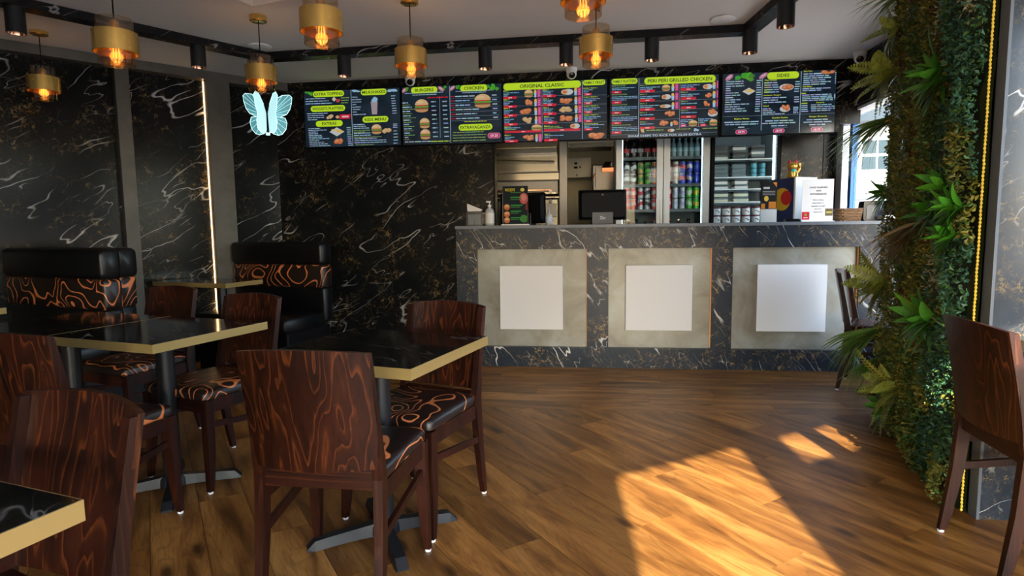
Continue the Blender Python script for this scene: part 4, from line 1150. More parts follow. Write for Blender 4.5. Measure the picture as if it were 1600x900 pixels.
M['display'] = None
m, nt, b = new_mat('dark lit display')
t = NT(nt)
n = t.noise(t.coords(), 5.0, 2)
t.l(t.ramp(n, [(0.35, (0.004, 0.009, 0.016)), (0.7, (0.012, 0.026, 0.042))]), b.inputs['Emission Color'])
b.inputs['Emission Strength'].default_value = 0.8
setin(b, col=(0.006, 0.007, 0.008), rough=0.16)
M['display'] = m
U0S = [-3.272, -2.308, -1.352, -0.383, 0.594]
LABS = ['lit menu screen with milkshakes and kids menu, leftmost of the row', 'lit menu screen with burgers and chicken headings',
        'lit menu screen headed original classic and family feast', 'lit menu screen headed peri peri grilled chicken', 'lit menu screen headed sides, rightmost of the row']
SW, SH = 0.955, 0.542
for bi, items in enumerate(MENU):
    scn = thing('menu_screen', LABS[bi], 'menu screen', CF(U0S[bi], 0.575, 1.969), YB, 'lit menu screens above the counter')
    bm = NB(); bx(bm, 0.0, 0.0, 0.0, SW, 0.045, SH); obj('casing', bm, M['black'], scn)
    bm = NB(); bx(bm, 0.007, -0.0015, 0.009, SW - 0.007, 0.0, SH - 0.007); obj('display', bm, M['display'], scn)
    tx = Print()
    for it in items:
        k, x0, zc, x1, h = it[0], it[1] / 1000, it[2] / 1000, it[3] / 1000, it[4] / 1000
        x0 = max(0.010, x0); x1 = min(SW - 0.010, x1); zc = min(max(zc, 0.012), SH - 0.012)
        if k == 'p':
            p = Print(); zc = min(zc, SH - h / 2 - 0.010)
            p.pill(x0, zc - h / 2, x1, zc + h / 2, PC['lime'], -0.0022)
            po = p.build('heading_pill', M['print_lit'], scn)
            p = Print(); p.ctext(it[5], (x0 + x1) / 2, zc, h * 0.50, (0.012, 0.025, 0.012), -0.0028, (x1 - x0) * 0.9, 1.12)
            p.build('heading_text', M['print_lit'], po)
        elif k == 'b':
            x = x0
            while x < x1 - 0.004:
                wl_ = min(h * RND.uniform(2.2, 6.0), x1 - x)
                tx.rect(x, zc - h * .36, x + wl_, zc + h * .36, tuple(c * RND.uniform(.6, 1.0) for c in PC[it[5]]), -0.0022)
                x += wl_ + h * .55
        elif k == 't':
            tx.text(it[6], x0, zc - h * .42, x1, zc + h * .42, PC[it[5]], -0.0023)
        elif k == 'r':
            c_ = PC[it[5]]
            if h > (x1 - x0):
                tx.rect(x0, zc - h / 2, x1, zc + h / 2, c_, -0.0022)
                for q_ in range(3):
                    tx.rect(x0 + (x1 - x0) * .3, zc - h * .35 + h * .25 * q_, x0 + (x1 - x0) * .7, zc - h * .22 + h * .25 * q_, (0.55, 0.25, 0.45), -0.0026)
            else:
                tx.poly([(x0, zc - h * .5), (x1 - h * .2, zc - h * .5), (x1, zc + h * .5), (x0, zc + h * .5)], c_, -0.0022)
                mx = (x0 + x1) / 2
                tx.rect(mx - h * .8, zc - h * .2, mx + h * .8, zc + h * .2, (0.72, 0.45, 0.50), -0.0026)
        elif k == 'o':
            p = Print(); p.pill(x0, zc - h / 2, x1, zc + h / 2, (0.75, 0.35, 0.50), -0.0022); p.pill(x0 + h * .08, zc - h * .42, x1 - h * .08, zc + h * .42, (0.50, 0.010, 0.12), -0.0025)
            p.ctext(it[5], (x0 + x1) / 2, zc, h * .5, (0.80, 0.72, 0.76), -0.0029, (x1 - x0) * .8)
            p.build('price_badge', M['print_lit'], scn)
        elif k in ('v', 'v2'):
            hh = min(h / 2, 0.262); zc = 0.27 if k == 'v' else zc
            ww = 0.0022 if k == 'v' else 0.0011
            z0_, z1_ = max(zc - hh, 0.012), min(zc + hh, SH - 0.012)
            tx.rect(x0 - ww, z0_, x0 + ww, z1_, (0.34, 0.47, 0.58), -0.0021)
        elif k == 'h':
            tx.rect(x0, zc - 0.0009, x1, zc + 0.0009, (0.22, 0.30, 0.36), -0.0021)
        elif k == 'f':
            zc = min(zc, SH - h / 2 - 0.008)
            p = food(it[5], x0, zc, x1, h)
            fo = p.build('food_picture', M['print_lit'], scn); fo.location = (0, -0.003, 0)
    tx.build('menu_text', M['print_lit'], scn)['kind'] = 'stuff'

# ------------------------------------------------------------------ things on the counter
def cthing(name, lab, cat, u, off, z=ZC, rz=0.0, group=None):
    return thing(name, lab, cat, CF(u, off, z), YB + rz, group)
# left napkin dispenser
M['smoke'] = plain('smoked plastic', (0.012, 0.014, 0.017), 0.25, spec=0.3)
M['smoke_window'] = plain('smoked window', (0.10, 0.115, 0.13), 0.25, spec=0.3)
M['paper'] = plain('white paper', (0.75, 0.72, 0.68), 0.7)
M['clear_grey'] = thin_glass('clear grey plastic', (0.80, 0.84, 0.86), 0.3, 0.1)
def napkin_box(u, off, w, h, lab, flare):
    t_ = cthing('napkin_dispenser', lab, 'napkin dispenser', u, off)
    bm = NB(); loft(bm, [[(x, y, z) for x, z in [(a, h / 2 + c) for a, c in rrect(w, h, 0.02)]] for y in (0.0, 0.10)]); obj('case', bm, M['smoke'], t_, smooth=True)
    bm = NB(); bx(bm, -w * .38, -0.004, h * .08, w * .38, 0.0, h * .78); obj('front_window', bm, M['smoke_window'], t_)
    bm = NB(); bx(bm, -w * .01, -0.006, h * .08, w * .01, -0.004, h * .40); obj('slot', bm, M['black'], t_)
    if flare:
        bm = NB()
        loft(bm, [[(-0.06, 0.02, h), (0.05, 0.02, h), (0.05, 0.023, h), (-0.06, 0.023, h)],
                  [(-0.065, 0.015, h + 0.02), (0.065, 0.03, h + 0.012), (0.065, 0.033, h + 0.012), (-0.065, 0.018, h + 0.02)],
                  [(-0.062, 0.0, h + 0.066), (0.075, 0.03, h + 0.010), (0.075, 0.033, h + 0.010), (-0.062, 0.003, h + 0.066)]])
        obj('napkin', bm, M['paper'], t_)
napkin_box(-1.545, 0.10, 0.145, 0.125, 'dark napkin dispenser with a paper napkin standing up', True)
napkin_box(1.705, 0.12, 0.175, 0.160, 'grey napkin dispenser at the right end of the counter', False)
# pump bottle
def pump_bottle(name, lab, u, off, r, h, neck, mb, label_c, pump):
    t_ = cthing(name, lab, 'bottle', u, off)
    bm = NB(); lathe(bm, [(r * .9, 0), (r, 0.006), (r, h * .72), (r * .8, h * .86), (neck, h * .95), (neck, h)], 20); obj('bottle_body', bm, mb, t_, smooth=True)
    bm = NB(); lathe(bm, [(r * 1.02, h * .12), (r * 1.02, h * .66)], 20, cap=False); obj('paper_label', bm, plain('bottle label', label_c, 0.5), t_, smooth=True)
    bm = NB()
    if pump:
        lathe(bm, [(neck * 1.3, h), (neck * 1.3, h + 0.016), (0.004, h + 0.018), (0.004, h + 0.042)], 12); bx(bm, -0.028, -0.006, h + 0.038, 0.010, 0.006, h + 0.050)
    else:
        lathe(bm, [(neck * 1.2, h), (neck * 0.9, h + 0.012), (0.003, h + 0.045)], 12)
    obj('pump' if pump else 'nozzle', bm, M['white_plastic'] if pump else M['aluminium'], t_)
M['clear_soap'] = plain('clear gel bottle', (0.45, 0.45, 0.42), 0.12)
pump_bottle('sanitiser_bottle', 'clear hand sanitiser pump bottle beside the napkin dispenser', -1.412, 0.10, 0.040, 0.160, 0.012, M['clear_soap'], (0.62, 0.60, 0.54), True)
pump_bottle('small_bottle', 'small clear bottle with white label between the two tills', -0.905, 0.14, 0.030, 0.105, 0.009, M['clear_soap'], (0.42, 0.48, 0.58), False)
# standing menu poster
t_ = cthing('poster_stand', 'upright dark menu poster with green text in a clear stand', 'poster stand', -1.185, 0.06)
bm = NB(); bx(bm, -0.108, 0.0, 0.010, 0.108, 0.006, 0.330); obj('card', bm, M['black_gloss'], t_)
bm = NB(); bx(bm, -0.120, -0.03, 0.0, 0.115, 0.05, 0.010); obj('base', bm, M['paper'], t_)
p = Print()
p.rect(-0.106, 0.012, 0.106, 0.328, (0.010, 0.016, 0.018), -0.0006)
p.ctext('WOODYS', -0.045, 0.298, 0.026, (0.62, 0.52, 0.03), -0.001, 0.085); p.ell(0.062, 0.298, 0.018, 0.015, (0.60, 0.50, 0.10), -0.001)
for i, (z, w) in enumerate(((0.272, .09), (0.232, .10), (0.215, .09), (0.165, .10), (0.150, .08), (0.115, .09), (0.10, .07), (0.06, .08), (0.045, .07))):
    p.rect(-0.04, z, -0.04 + w, z + 0.008, (0.04, 0.28 if i % 2 else 0.14, 0.05), -0.001)
for z in (0.155, 0.095, 0.045):
    p.ell(-0.072, z, 0.026, 0.026, PC['wing'], -0.001); p.ell(-0.072, z + 0.008, 0.020, 0.010, PC['bun2'], -0.0014)
p.ell(0.072, 0.225, 0.036, 0.048, (0.45, 0.10, 0.09), -0.001); p.ell(0.072, 0.232, 0.022, 0.028, (0.55, 0.22, 0.18), -0.0014)
p.ell(0.07, 0.055, 0.035, 0.03, (0.05, 0.20, 0.04), -0.001, 9, .2); p.rect(0.090, 0.13, 0.097, 0.19, (0.45, 0.03, 0.03), -0.001)
p.build('artwork', M['print'], t_)
# tills
def till(u, off, w, h, zb, lab, rz, logo):
    t_ = cthing('till_monitor', lab, 'till', u, off, rz=rz)
    bm = NB(); loft(bm, [[(x, 0.0, zb + h / 2 + z) for x, z in rrect(w, h, 0.015)], [(x, 0.022, zb + h / 2 + z) for x, z in rrect(w, h, 0.015)],
                         [(x, -0.02, zb + h / 2 + z) for x, z in rrect(w * .9, h * .86, 0.02)]][::1][:2]); obj('screen_case', bm, M['black'], t_)
    bm = NB(); loft(bm, [[(x, 0.0, zb + h / 2 + z) for x, z in rrect(w * .97, h * .95, 0.015)], [(x, -0.035, zb + h / 2 + z) for x, z in rrect(w * .86, h * .80, 0.02)]]); obj('rear_shell', bm, M['black'], t_, smooth=True)
    bm = NB(); bx(bm, -w * .36, -0.028, zb + h * .80, w * .36, -0.018, zb + h * .86); obj('vent_strip', bm, M['steel_dark'], t_)
    bm = NB(); bx(bm, -w * .22, -0.040, 0.0, w * .22, 0.12, 0.106); obj('stand', bm, M['black_metal'], t_, bevel=0.004)
    if logo:
        p = Print(); p.ctext(logo, 0.0, 0.056, 0.026, (0.55, 0.55, 0.55), -0.0412); p.ctext('n', 0.0, zb + h * .83, 0.012, (0.6, 0.55, 0.45), -0.0405)
        p.build('logo', M['print'], t_)
till(-0.452, 0.22, 0.41, 0.26, 0.035, 'black till monitor with a grey stand, in front of the passage', 0.05, 'Zio')
till(-1.150, 0.30, 0.42, 0.27, 0.015, 'black till monitor behind the standing poster', -0.25, None)
# leaflet stand
t_ = cthing('leaflet_stand', 'small dark and orange leaflet stand in front of the tub fridge', 'leaflet stand', 0.882, 0.10, rz=0.1)
bm = NB(); bx(bm, -0.066, 0.0, 0.0, 0.066, 0.012, 0.105); obj('holder', bm, M['aluminium'], t_)
bm = NB(); bx(bm, -0.064, 0.003, 0.105, 0.064, 0.009, 0.322); obj('card', bm, M['black'], t_)
p = Print(); p.rect(-0.062, 0.106, 0.062, 0.320, (0.012, 0.012, 0.013), 0.0022); p.rect(0.0, 0.110, 0.058, 0.165, (0.42, 0.15, 0.02), 0.0018); p.rect(-0.060, 0.108, -0.03, 0.15, (0.40, 0.14, 0.02), 0.0018)
p.ell(-0.02, 0.19, 0.018, 0.022, (0.50, 0.35, 0.05), 0.0018); p.rect(-0.045, 0.268, 0.005, 0.284, (0.4, 0.4, 0.4), 0.0018)
for z in (0.245, 0.232, 0.218): p.rect(-0.05, z, 0.05, z + .006, (0.22, 0.22, 0.22), 0.0018)
p.poly([(0.062, 0.320), (0.030, 0.320), (0.062, 0.280)], (0.45, 0.16, 0.02), 0.0018)
p.build('artwork', M['print'], t_)
# mini cooler, allergen sign, cat
t_ = cthing('mini_cooler', 'small white fronted blue cooler under the golden cat', 'cooler', 1.215, 0.24, rz=0.48)
bm = NB(); bx(bm, -0.115, 0.02, 0.0, 0.115, 0.26, 0.362); obj('body', bm, plain('blue cooler body', (0.012, 0.03, 0.14), 0.3), t_)
bm = NB(); bx(bm, -0.115, 0.0, 0.0, 0.115, 0.02, 0.366); obj('door', bm, M['white_plastic'], t_, bevel=0.004)
bm = NB(); lathe(bm, [(0.095, 0), (0.095, 0.003)], 24); e_ = obj('yellow_emblem', bm, plain('yellow emblem', (0.75, 0.48, 0.02), 0.4), t_); e_.location = (-0.1175, 0.14, 0.19); e_.rotation_euler = (0, PI / 2, 0)
bm = NB(); lathe(bm, [(0.06, 0), (0.05, 0.003)], 16); e_ = obj('red_emblem', bm, plain('red emblem', (0.60, 0.02, 0.02), 0.4), t_); e_.location = (-0.1205, 0.09, 0.20); e_.rotation_euler = (0, PI / 2, 0)
t_ = cthing('allergy_sign', 'white allergen notice in a clear stand on the counter', 'sign', 1.262, 0.10)
bm = NB(); bx(bm, -0.125, 0.0, 0.004, 0.115, 0.004, 0.338); obj('notice', bm, M['paper'], t_)
bm = NB(); bx(bm, -0.130, -0.03, 0.0, 0.120, 0.05, 0.005); obj('base', bm, M['white_plastic'], t_)
p = Print()
for i, s in enumerate(('FOOD ALLERGIES', 'AND', 'INTOLERANCES')): p.ctext(s, 0.0, 0.272 - i * 0.026, 0.013, (0.03, 0.03, 0.04), -0.001, 0.185)
for i, s in enumerate(('Before ordering', 'please speak to a', 'member of staff', 'about your', 'requirements')): p.ctext(s, 0.0, 0.172 - i * 0.024, 0.012, (0.10, 0.10, 0.12), -0.001, 0.17)
p.rect(-0.122, 0.016, -0.064, 0.078, (0.55, 0.02, 0.04), -0.001); p.ell(-0.093, 0.055, 0.012, 0.012, (0.30, 0.25, 0.06), -0.0014); p.rect(-0.110, 0.028, -0.076, 0.036, (0.7, 0.5, 0.5), -0.0014)
p.rect(0.056, 0.045, 0.113, 0.103, (0.16, 0.12, 0.06), -0.001); p.rect(0.064, 0.066, 0.106, 0.080, (0.50, 0.42, 0.10), -0.0014)
p.build('lettering', M['print'], t_)
t_ = cthing('lucky_cat', 'small golden waving cat figure with red ears on the cooler', 'figurine', 1.130, 0.33, ZC + 0.363)
M['gold_paint'] = plain('gold paint', (0.62, 0.36, 0.06), 0.28, 0.7)
bm = NB(); lathe(bm, [(0.040, 0), (0.046, 0.02), (0.040, 0.055), (0.030, 0.078)], 18); obj('body', bm, M['gold_paint'], t_, smooth=True)
bm = NB(); bmesh.ops.create_uvsphere(bm, u_segments=18, v_segments=12, radius=0.040, matrix=Matrix.Translation((0, 0, 0.104)) @ Matrix.Diagonal((1.1, .9, .85, 1))); hd = obj('head', bm, M['gold_paint'], t_, smooth=True)
M['red_paint'] = plain('red paint', (0.55, 0.015, 0.02), 0.35)
for s in (-1, 1):
    bm = NB(); lathe(bm, [(0.016, 0.128), (0.009, 0.145), (0.001, 0.158)], 10, s * 0.026); obj('ear', bm, M['red_paint'], hd, smooth=True)
bm = NB(); tube(bm, [(0.036, -0.01, 0.05), (0.052, -0.015, 0.085), (0.050, -0.018, 0.125)], [0.013, 0.012, 0.014], 10); obj('raised_paw', bm, M['gold_paint'], t_, smooth=True)
for s in (-1, 1):
    bm = NB(); tube(bm, [(s * 0.02, -0.030, 0.05), (s * 0.02, -0.042, 0.01)], [0.012, 0.014], 10); obj('leg', bm, M['gold_paint'], t_, smooth=True)
bm = NB(); lathe(bm, [(0.033, 0.066), (0.037, 0.072), (0.033, 0.078)], 18, cap=False); obj('collar', bm, M['red_paint'], t_, smooth=True)
bm = NB(); bmesh.ops.create_uvsphere(bm, u_segments=12, v_segments=8, radius=0.018, matrix=Matrix.Translation((0, -0.030, 0.062)) @ Matrix.Diagonal((1.3, .6, 1, 1))); obj('bib', bm, plain('teal paint', (0.02, 0.34, 0.28), 0.4), t_, smooth=True)
bm = NB()
for s in (-1, 1): bmesh.ops.create_uvsphere(bm, u_segments=8, v_segments=6, radius=0.006, matrix=Matrix.Translation((s * 0.015, -0.034, 0.110)))
obj('eyes', bm, M['black'], hd)
# wicker basket
t_ = cthing('wicker_basket', 'low brown wicker basket beside the allergen notice', 'basket', 1.505, 0.16)
m, nt, b = new_mat('woven wicker')
t = NT(nt)
w_ = t.n('ShaderNodeTexWave', wave_type='BANDS', bands_direction='Z')
t.l(t.coords(), w_.inputs[0]); w_.inputs['Scale'].default_value = 26
c = t.mix(w_.outputs['Fac'], (0.06, 0.028, 0.010), (0.36, 0.19, 0.075))
t.l(c, b.inputs['Base Color']); setin(b, rough=0.6)
M['wicker'] = m
for k in range(7):
    z = 0.008 + k * 0.0145
    bm = NB(); n_ = 36
    pts_ = [((0.085 + z * .15) * math.copysign(abs(math.cos(a)) ** .6, math.cos(a)) * 1.05, (0.07 + z * .2 + 0.004 * (1 if (i + k) % 2 else -1)) * math.copysign(abs(math.sin(a)) ** .6, math.sin(a)), z) for i, a in enumerate([2 * PI * i / n_ for i in range(n_ + 1)])]
    tube(bm, pts_, 0.0085, 6); obj('weave_ring', bm, M['wicker'], t_, smooth=True)
bm = NB(); bx(bm, -0.08, -0.06, 0.0, 0.08, 0.06, 0.006); obj('base', bm, M['wicker'], t_)
t_ = cthing('card_reader', 'flat black card tray in front of the blue cooler', 'tray', 1.075, 0.12)
bm = NB(); loft(bm, [[(x, y, 0) for x, y in rrect(0.12, 0.09, 0.012)], [(x * .94, y * .9, 0.022) for x, y in rrect(0.12, 0.09, 0.012)]]); obj('case', bm, M['black_gloss'], t_)
bm = NB(); bx(bm, -0.04, -0.03, 0.022, 0.04, 0.02, 0.025); obj('face', bm, M['black'], t_)

# ------------------------------------------------------------------ drinks fridge
def fridge_shell(name, lab, u0, u1, off, depth, h, doors, shelves, wall_m, frame_m, thick=0.045):
    t_ = thing(name, lab, 'fridge', CF(u0, off), YB)
    w = u1 - u0
    bm = NB()
    bx(bm, 0, 0.05, 0, 0.03, depth, h); bx(bm, w - 0.03, 0.05, 0, w, depth, h); bx(bm, 0.03, depth - 0.03, 0, w - 0.03, depth, h)
    bx(bm, 0.03, 0.05, h - 0.03, w - 0.03, depth - 0.03, h); bx(bm, 0.03, 0.05, 0, w - 0.03, depth - 0.03, 0.12)
    obj('cabinet', bm, wall_m, t_)
    for z in shelves:
        bm = NB(); bx(bm, 0.034, 0.075, z - 0.012, w - 0.034, depth - 0.035, z); s_ = obj('shelf', bm, M['aluminium'], t_)
        bm = NB(); bx(bm, 0.034, 0.070, z - 0.026, w - 0.034, 0.075, z + 0.004); obj('price_rail', bm, M['shelf_rail'], s_)
    for a, c in doors:
        bm = NB(); tk = thick
        bx(bm, a, 0, 0.10, a + tk, 0.045, h); bx(bm, c - tk, 0, 0.10, c, 0.045, h); bx(bm, a + tk, 0, 0.10, c - tk, 0.045, 0.16); bx(bm, a + tk, 0, h - 0.05, c - tk, 0.045, h)
        d_ = obj('door', bm, frame_m, t_)
        bm = NB(); bx(bm, a + tk, 0.018, 0.16, c - tk, 0.026, h - 0.05); obj('glass_pane', bm, M['fridge_glass'], d_)
    return t_
M['shelf_rail'] = plain('dark shelf rail', (0.03, 0.05, 0.065), 0.35)
M['fridge_in'] = plain('pale fridge lining', (0.10, 0.15, 0.17), 0.5)
M['fridge_white'] = plain('white fridge lining', (0.55, 0.60, 0.62), 0.45)
FU0, FU1 = -0.293, 0.606
df = fridge_shell('drinks_fridge', 'tall grey double door drinks fridge full of cans and bottles', FU0, FU1, 1.10, 0.62, 2.10,
                  [(0.0, 0.455), (0.462, 0.899)], (1.868, 1.600, 1.350, 1.02, 0.65), M['fridge_in'], M['aluminium'], 0.06)
for x in (0.063, 0.832):
    bm = NB(); bx(bm, x, 0.050, 0.2, x + 0.004, 0.056, 2.04); obj('led_strip', bm, M['led_cold'], df)
bm = NB(); bx(bm, 0.427, -0.022, 1.22, 0.447, 0.0, 1.44); obj('handle', bm, M['aluminium'], df)
bm = NB(); bx(bm, 0.470, -0.022, 1.22, 0.490, 0.0, 1.44); obj('handle', bm, M['aluminium'], df)
ORD = ['first', 'second', 'third', 'fourth', 'fifth', 'sixth']
CANC = {'black and white': ((0.03, 0.015, 0.018), (0.55, 0.55, 0.55)), 'gold and green': ((0.45, 0.33, 0.10), (0.05, 0.22, 0.04)), 'bright green': ((0.08, 0.42, 0.04), (0.03, 0.10, 0.03)),
        'orange and dark': ((0.45, 0.14, 0.04), (0.04, 0.06, 0.06)), 'dark red': ((0.22, 0.02, 0.03), (0.06, 0.05, 0.05)), 'white and brown': ((0.42, 0.36, 0.34), (0.20, 0.05, 0.04)),
        'blue and red': ((0.02, 0.06, 0.42), (0.50, 0.04, 0.05)), 'deep blue': ((0.01, 0.03, 0.40), (0.04, 0.10, 0.45)), 'blue and white': ((0.02, 0.04, 0.36), (0.45, 0.40, 0.45)),
        'red': ((0.55, 0.008, 0.016), (0.62, 0.35, 0.35)), 'silver and red': ((0.42, 0.44, 0.46), (0.45, 0.03, 0.05)), 'silver and black': ((0.48, 0.52, 0.55), (0.06, 0.06, 0.07)),
        'red and silver': ((0.48, 0.06, 0.06), (0.40, 0.40, 0.42)), 'pale silver': ((0.36, 0.40, 0.44), (0.26, 0.30, 0.36)), 'silver blue': ((0.34, 0.36, 0.42), (0.20, 0.20, 0.30)),
        'green and white': ((0.06, 0.36, 0.04), (0.42, 0.50, 0.40)), 'green and yellow': ((0.04, 0.40, 0.05), (0.55, 0.45, 0.03))}
M['can_end'] = plain('can end', (0.6, 0.6, 0.6), 0.3, 1.0)
canme = {}
def can_mesh(cn):
    if cn not in canme:
        a, c = CANC[cn]
        ma = plain('can ' + cn, a, 0.28, 0.3); mb = plain('can print ' + cn, c, 0.3, 0.2)
        bm = NB(); r, h = 0.031, 0.112
        lathe(bm, [(0.024, 0), (r, 0.008), (r, 0.035)], 14, mi=0); lathe(bm, [(r, 0.035), (r, 0.045)], 14, cap=False, mi=0); lathe(bm, [(r, 0.075), (r, 0.102)], 14, cap=False)
        # slanted printed band
        secs = []
        for z0_, k in ((0.040, -1), (0.078, 1)):
            secs.append([(r * 1.004 * math.cos(2 * PI * i / 14), r * 1.004 * math.sin(2 * PI * i / 14), z0_ + 0.010 * math.sin(2 * PI * i / 14 * 2)) for i in range(14)])
        loft(bm, secs, False, 1)
        lathe(bm, [(r * .99, 0.03), (r * .99, 0.1)], 14, cap=False)
        lathe(bm, [(r, 0.102), (0.027, 0.110), (0.027, 0.112), (0.025, 0.110), (0.001, 0.110)], 14, cap=False, mi=2)
        o = obj('drink_can', bm, [ma, mb, M['can_end']], smooth=True)
        canme[cn] = o.data
        bpy.data.objects.remove(o)
    return canme[cn]
rows_ = [(1.600, 'second', 'left', ['black and white', 'black and white', 'gold and green', 'bright green', 'orange and dark'], -0.180),
         (1.600, 'second', 'right', ['dark red', 'white and brown', 'blue and red', 'blue and white', 'deep blue'], 0.232),
         (1.350, 'third', 'left', ['red', 'red', 'silver and red', 'silver and black', 'red and silver'], -0.180),
         (1.350, 'third', 'right', ['red', 'pale silver', 'silver blue', 'green and white', 'green and yellow'], 0.232)]
for z, sh, side, cols, us in rows_:
    for i, cn in enumerate(cols):
        for lay in (0, 1):
            o = inst('drink_can', can_mesh(cn))
            o.location = CF(us + 0.0685 * i, 1.235, z + 0.0005 + lay * 0.113)
            o.rotation_euler = (0, 0, RND.uniform(0, 6))
            tag(o, '%s can, %s from left, %s layer, %s shelf, %s fridge door' % (cn, ORD[i], ('lower', 'upper')[lay], sh, side), 'drink can', 'drink cans in the fridge')
def bottle(u, off, z, h, r, mat_b, mat_l, capm, lab, grp):
    t_ = thing('drink_bottle', lab, 'bottle', CF(u, off, z), YB, grp)
    bm = NB(); lathe(bm, [(r * .9, 0), (r, 0.01), (r, h * .55), (r * .8, h * .68), (r * .42, h * .84), (r * .40, h * .93)], 14); obj('bottle_body', bm, mat_b, t_, smooth=True)
    bm = NB(); lathe(bm, [(r * 1.02, h * .30), (r * 1.02, h * .50)], 14, cap=False); obj('paper_label', bm, mat_l, t_, smooth=True)
    bm = NB(); lathe(bm, [(r * .46, h * .93), (r * .46, h)], 12); obj('cap', bm, capm, t_)
M['cola'] = plain('dark cola bottle', (0.016, 0.006, 0.005), 0.12)
M['water'] = plain('pale water bottle', (0.30, 0.45, 0.50), 0.10, 0.0, trans=0.4)
M['red_label'] = plain('red label', (0.42, 0.03, 0.04), 0.4)
M['pale_label'] = plain('pale label', (0.45, 0.42, 0.45), 0.4)
M['blue_label'] = plain('pale blue label', (0.25, 0.42, 0.50), 0.4)
for i in range(5):
    bottle(-0.180 + 0.0685 * i, 1.24, 1.8685, 0.185, 0.031, M['cola'], M['pale_label'] if i in (1, 2) else M['red_label'], M['red_paint'] if i % 2 == 0 else M['black'], 'dark cola bottle, %s from left on the top shelf, left fridge door' % ORD[i], 'bottles on the top fridge shelf')
for i in range(6):
    bottle(0.222 + 0.0575 * i, 1.24, 1.8685, 0.185, 0.0275, M['water'], M['blue_label'], M['blue_label'], 'clear water bottle, %s from left on the top shelf, right fridge door' % ORD[i], 'bottles on the top fridge shelf')
for i in range(4):
    bottle(-0.165 + 0.085 * i, 1.24, 1.0205, 0.235, 0.033, M['cola'], M['red_label'], (M['white_plastic'], M['black'], M['copper'], M['red_paint'])[i], 'bottle just showing its cap above the worktop, %s from left, left fridge door' % ORD[i], 'bottles low in the fridge')
for i in range(3):
    bottle(0.245 + 0.095 * i, 1.24, 1.0205, 0.235, 0.033, M['cola'], M['red_label'], (M['red_paint'], M['copper'], M['black'])[i], 'bottle just showing its cap above the worktop, %s from left, right fridge door' % ORD[i], 'bottles low in the fridge')

# ------------------------------------------------------------------ tub fridge
tf = fridge_shell('display_fridge', 'lit white upright display fridge holding tubs and desserts', 0.622, 1.262, 1.10, 0.60, 2.14,
                  [(0.0, 0.640)], (1.828, 1.655, 1.539, 1.413, 1.208, 0.8), M['fridge_white'], M['black'], 0.032)
for x in (0.588,):
    bm = NB(); bx(bm, x, 0.050, 0.9, x + 0.014, 0.064, 2.06); obj('led_strip', bm, M['led_cold'], tf)
for z in (1.828, 1.655, 1.539, 1.413):
    bm = NB(); bx(bm, 0.036, 0.064, z - 0.008, 0.604, 0.070, z + 0.002); obj('shelf_front', bm, M['white_plastic'], tf)
M['tub_white'] = plain('white tub', (0.74, 0.72, 0.70), 0.4)
M['tub_lid'] = plain('dark red lid', (0.16, 0.03, 0.05), 0.4)
M['clear_box'] = plain('clear grey box', (0.16, 0.19, 0.20), 0.2)
M['dark_cake'] = plain('dark dessert', (0.045, 0.03, 0.028), 0.4)
M['cream_cake'] = plain('cream dessert', (0.66, 0.60, 0.42), 0.5)
M['pink_cake'] = plain('white iced dessert', (0.72, 0.66, 0.62), 0.5)
M['teal'] = plain('teal tub', (0.08, 0.34, 0.42), 0.4)
M['teal_lid'] = plain('dark teal lid', (0.03, 0.10, 0.13), 0.4)
for i in range(5):
    for lay in (0, 1):
        t_ = thing('ice_cream_tub', 'white tub with red lid, %s from left, %s row at the fridge bottom' % (ORD[i], ('lower', 'upper')[lay]), 'tub', CF(0.706 + 0.094 * i, 1.225, 1.2085 + lay * 0.079), YB, 'white tubs in the display fridge')
        bm = NB(); lathe(bm, [(0.034, 0), (0.041, 0.062)], 18); obj('cup', bm, M['tub_white'], t_, smooth=True)
        bm = NB(); lathe(bm, [(0.044, 0.062), (0.044, 0.076), (0.040, 0.078)], 18); obj('lid', bm, M['tub_lid'], t_, smooth=True)
        p = Print(); p.ctext('ICE', 0, 0, 0.01, (0.1, 0.02, 0.03), 0) if False else p.rect(-0.016, 0.022, 0.012, 0.029, (0.16, 0.05, 0.06), 0.0); p.ell(0.014, 0.014, 0.008, 0.007, (0.25, 0.10, 0.08), 0.0)
        lp = p.build('print_mark', M['print'], t_); lp.location = (0, -0.0405, 0.014)
def dessert_box(u, z, w, h, m_in, lab, grp, off=1.19):
    t_ = thing('dessert_box', lab, 'dessert box', CF(u, off, z), YB, grp)
    bm = NB(); loft(bm, [[(x * .92, 0.07 + y * .92, 0.0) for x, y in rrect(w, 0.12, 0.01)], [(x, 0.07 + y, h * .55) for x, y in rrect(w, 0.12, 0.01)]]); obj('tray', bm, m_in, t_)
    bm = NB(); loft(bm, [[(x, 0.07 + y, h * .55) for x, y in rrect(w * 1.02, 0.124, 0.01)], [(x * .9, 0.07 + y * .9, h * .97) for x, y in rrect(w, 0.12, 0.01)]]); obj('lid', bm, M['clear_box'], t_)
POS = ['left', 'middle', 'right']
for cidx, u in enumerate((0.735, 0.905, 1.080)):
    for k in range(3):
        dessert_box(u, 1.8285 + k * 0.046, 0.135, 0.045, M['dark_cake'] if (cidx + k) % 3 else M['pink_cake'], '%s box in the %s stack on the top display fridge shelf' % (('lowest', 'second lowest', 'topmost')[k], POS[cidx]), 'boxes in the display fridge')
for cidx, u in enumerate((0.735, 0.905)):
    for k in range(3):
        dessert_box(u, 1.6555 + k * 0.043, 0.140, 0.042, M['clear_box'], '%s grey box in the %s stack on the second display fridge shelf' % (('lowest', 'second lowest', 'topmost')[k], ('left', 'right')[cidx]), 'boxes in the display fridge')
